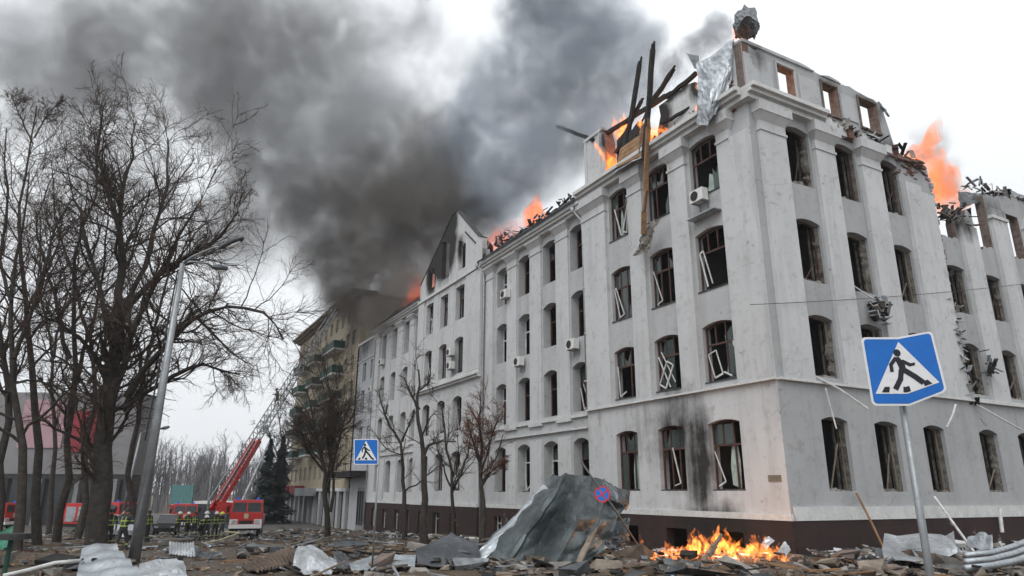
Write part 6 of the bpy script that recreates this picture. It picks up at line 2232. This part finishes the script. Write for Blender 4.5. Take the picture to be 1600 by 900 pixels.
flames('flames', [A_(31.5, -3.5, 23.5, 2.6, 1.1), A_(32.6, -3.5, 23.6, 2.2, 1.0), A_(30.4, -3.5, 23.0, 2.0, .8)], 'flame_far', 'red fire right behind the gable', 92, None, .25)
flames('flames', [A_(41.2, -.6, 21.9, 1.6, .5), A_(41.6, -.9, 21.9, 1.2, .4)], 'flame_attic', 'fire inside the burnt gable opening', 93, None, .1)
flames('flames', [A_(49, -1.5, 22.6, 4.2, 1.8), A_(51.5, -2, 22.6, 3.6, 1.8), A_(47, -1.5, 22.6, 4.6, 1.6)], 'flame_glow', 'dull red glow in the smoke over the far wing', 94, None, .3)
flames('flames', [A_(28, -2.5, 22.8, 3.6, 1.8), A_(25.5, -2.5, 22.8, 4.4, 1.6), A_(30.5, -3, 23, 3.4, 1.6), A_(33, -3, 24, 3.0, 1.4)], 'flame_glow', 'pink fire glow in the smoke beside the gable', 96, None, .3)
FRp = lambda px_, py_, Y, h, w: (at(px_, py_, Y), h, w)
fb = [FRp(1490, 332, 46, 2.4, .9), FRp(1478, 328, 45.5, 2.6, .9), FRp(1470, 318, 46, 3.0, 1.0)]
for k in range(36):
    t_ = fr_.random()
    fb.append(FRp(1484 - 44 * t_ + fr_.normal(0, 15), 318 - 72 * t_ + fr_.normal(0, 9), 46 + fr_.normal(0, .7), fr_.uniform(1.0, 2.6), fr_.uniform(.4, .9)))
flames('flames', fb, 'flame_far', 'big orange fireball rising behind the right end of the corner block', 95, (at(1475, 300, 46), 400), .2)

# ---------------------------------------------------------------- smoke
def smoke(name, blobs, density, color, label, seed, nscale, contrast=(.42, .62), step=1.0, emis=None, vox=1.6, aniso=.2, edge=.0):
    """blobs: (px, py, Y, radius in px, weight): soft puffs; the mesh wraps them, the density inside follows them and noise"""
    B = []
    for x_, y_, Y, rp_, w in blobs:
        B.append((at(x_, y_, Y), rp_ * Y / CAM_F, w))
    mb = MB()
    ico = bmesh.new(); bmesh.ops.create_icosphere(ico, subdivisions=2, radius=1.0)
    iv = np.array([v.co[:] for v in ico.verts]); ifc = [[v.index for v in f.verts] for f in ico.faces]; ico.free()
    for c_, r_, w in B:
        mb.add(c_ + iv * r_, ifc)
    o = mb.build(name, 'black', smooth=True)
    md = o.modifiers.new('r', 'REMESH'); md.mode = 'VOXEL'; md.voxel_size = vox
    dg = bpy.context.evaluated_depsgraph_get(); dg.update()
    me = bpy.data.meshes.new_from_object(o.evaluated_get(dg)); o.modifiers.clear(); o.data = me
    m, nt, out = volume_mat(name + '_air')
    p = wpos(nt)
    tot = None
    for c_, r_, w in B:
        s_ = N(nt, 'VectorMath', operation='DISTANCE'); nt.links.new(p, s_.inputs[0]); s_.inputs[1].default_value = tuple(c_)
        q_ = maprange(nt, s_.outputs['Value'], r_ * .1, r_, w, 0.0)
        tot = q_ if tot is None else math_(nt, 'MAXIMUM', tot, q_)
    n1 = noise(nt, p, nscale, 6, .66, .5)
    # noise erodes the puffs: billowed outline, clear pockets
    d = math_(nt, 'ADD', tot, math_(nt, 'MULTIPLY', math_(nt, 'SUBTRACT', n1, .5), 2.3))
    d = math_(nt, 'MULTIPLY', maprange(nt, d, .15, .9, 0, 1, True), maprange(nt, tot, 0.0, .3))
    bil = noise(nt, p, nscale * 3.2, 4, .6, .8)      # small billows inside the mass
    d = math_(nt, 'MULTIPLY', d, maprange(nt, bil, .36, .64, .25 * density, 1.5 * density))
    pv = N(nt, 'VolumePrincipled')
    nt.links.new(d, pv.inputs['Density'])
    if isinstance(color[0], tuple):
        n2 = noise(nt, p, nscale * .6, 3, .5)
        nt.links.new(mixc(nt, maprange(nt, n2, .35, .65), color[0], color[1]), pv.inputs['Color'])
    else:
        pv.inputs['Color'].default_value = (*color, 1)
    pv.inputs['Anisotropy'].default_value = aniso
    nt.links.new(pv.outputs[0], out.inputs['Volume'])
    m.cycles.volume_step_rate = step
    o.data.materials.clear(); o.data.materials.append(m)
    tag(o, label, 'smoke', kind='stuff')
    return o


smoke('smoke', [
    (520, 340, 84, 160, 1.1), (640, 300, 80, 160, 1.1), (440, 250, 84, 200, 1.05), (570, 200, 80, 200, 1.1), (350, 150, 82, 230, 1.0), (500, 90, 80, 220, 1.0), (200, 110, 82, 230, .85), (340, 0, 80, 220, 1.0), (40, 80, 84, 230, .72), (390, 330, 88, 150, .85), (620, 60, 78, 150, .7), (180, 250, 86, 180, .62), (720, 120, 74, 120, .6)],
    .17, ((.30, .30, .305), (.56, .575, .595)), 'vast grey smoke plume drifting left over the square', 1, .075, step=.3)
smoke('smoke', [
    (590, 488, 78, 46, 1.4), (560, 472, 82, 62, 1.6), (530, 468, 88, 52, 1.2), (545, 445, 84, 75, 1.4), (640, 450, 76, 66, 1.3), (600, 400, 80, 115, 1.4), (700, 395, 80, 100, 1.4), (520, 400, 84, 95, 1.0), (650, 320, 78, 130, 1.4), (560, 300, 80, 115, 1.0), (740, 330, 80, 80, 1.0), (690, 240, 78, 100, 1.1), (470, 320, 86, 90, .8)],
    .36, ((.18, .155, .138), (.47, .44, .41)), 'thick brown-black smoke boiling up behind the gable and over the yellow house', 6, .12, step=.3)
smoke('smoke', [
    (980, 240, 44, 90, 1.2), (905, 210, 46, 130, 1.2), (830, 250, 60, 140, 1.1), (910, 110, 48, 150, 1.2), (810, 130, 52, 130, 1.05), (870, 20, 50, 160, 1.15), (990, 130, 46, 100, 1.0), (760, 310, 80, 110, 1.0), (950, 20, 48, 100, .9), (1000, 60, 46, 70, 1.4), (735, 210, 72, 110, .95), (1050, 120, 44, 65, .9)],
    .34, ((.36, .41, .47), (.60, .66, .74)), 'blue-grey smoke rising from the corner attic', 2, .13, step=.3)
smoke('smoke', [(1085, 75, 41, 50, 1.2), (1120, 48, 41, 50, 1.3), (1050, 100, 42, 50, 1.0)], .7, (.45, .48, .52), 'small puff of dark smoke behind the top of the corner', 3, .3, step=.5, vox=.7)
smoke('smoke', [(1455, 225, 47, 50, 1.0), (1482, 262, 47, 42, .8), (1505, 295, 47, 48, .6), (1432, 215, 47, 32, .8)], .22, (.30, .27, .26), 'dark smoke curling off the fireball on the right', 4, .3, step=.5, vox=.7)
smoke('smoke', [(1590, 300, 52, 60, .6), (1540, 290, 52, 55, .5), (1640, 290, 54, 70, .7)], .05, (.6, .5, .48), 'thin pinkish smoke over the far end of the side wing', 5, .2, step=.5, vox=.9)


# ---------------------------------------------------------------- haze between the near square and the far wood
mb = MB()
mb.box(FW, -320, 140, -30, 330, -3.4, 110)
o = mb.build('haze', 'black', origin=(0, 100, -3.4))
m, nt, out = volume_mat('haze_air')
pv = N(nt, 'VolumePrincipled')
pv.inputs['Color'].default_value = (.88, .91, .95, 1)
pv.inputs['Density'].default_value = .0003
pv.inputs['Anisotropy'].default_value = .2
nt.links.new(pv.outputs[0], out.inputs['Volume'])
o.data.materials.clear(); o.data.materials.append(m)
o['kind'] = 'stuff'; o['label'] = 'thin smoky haze filling the air over the square'; o['category'] = 'haze'

# ---------------------------------------------------------------- leftover helper keys
for o in bpy.data.objects:
    if '_o' in o:
        del o['_o']
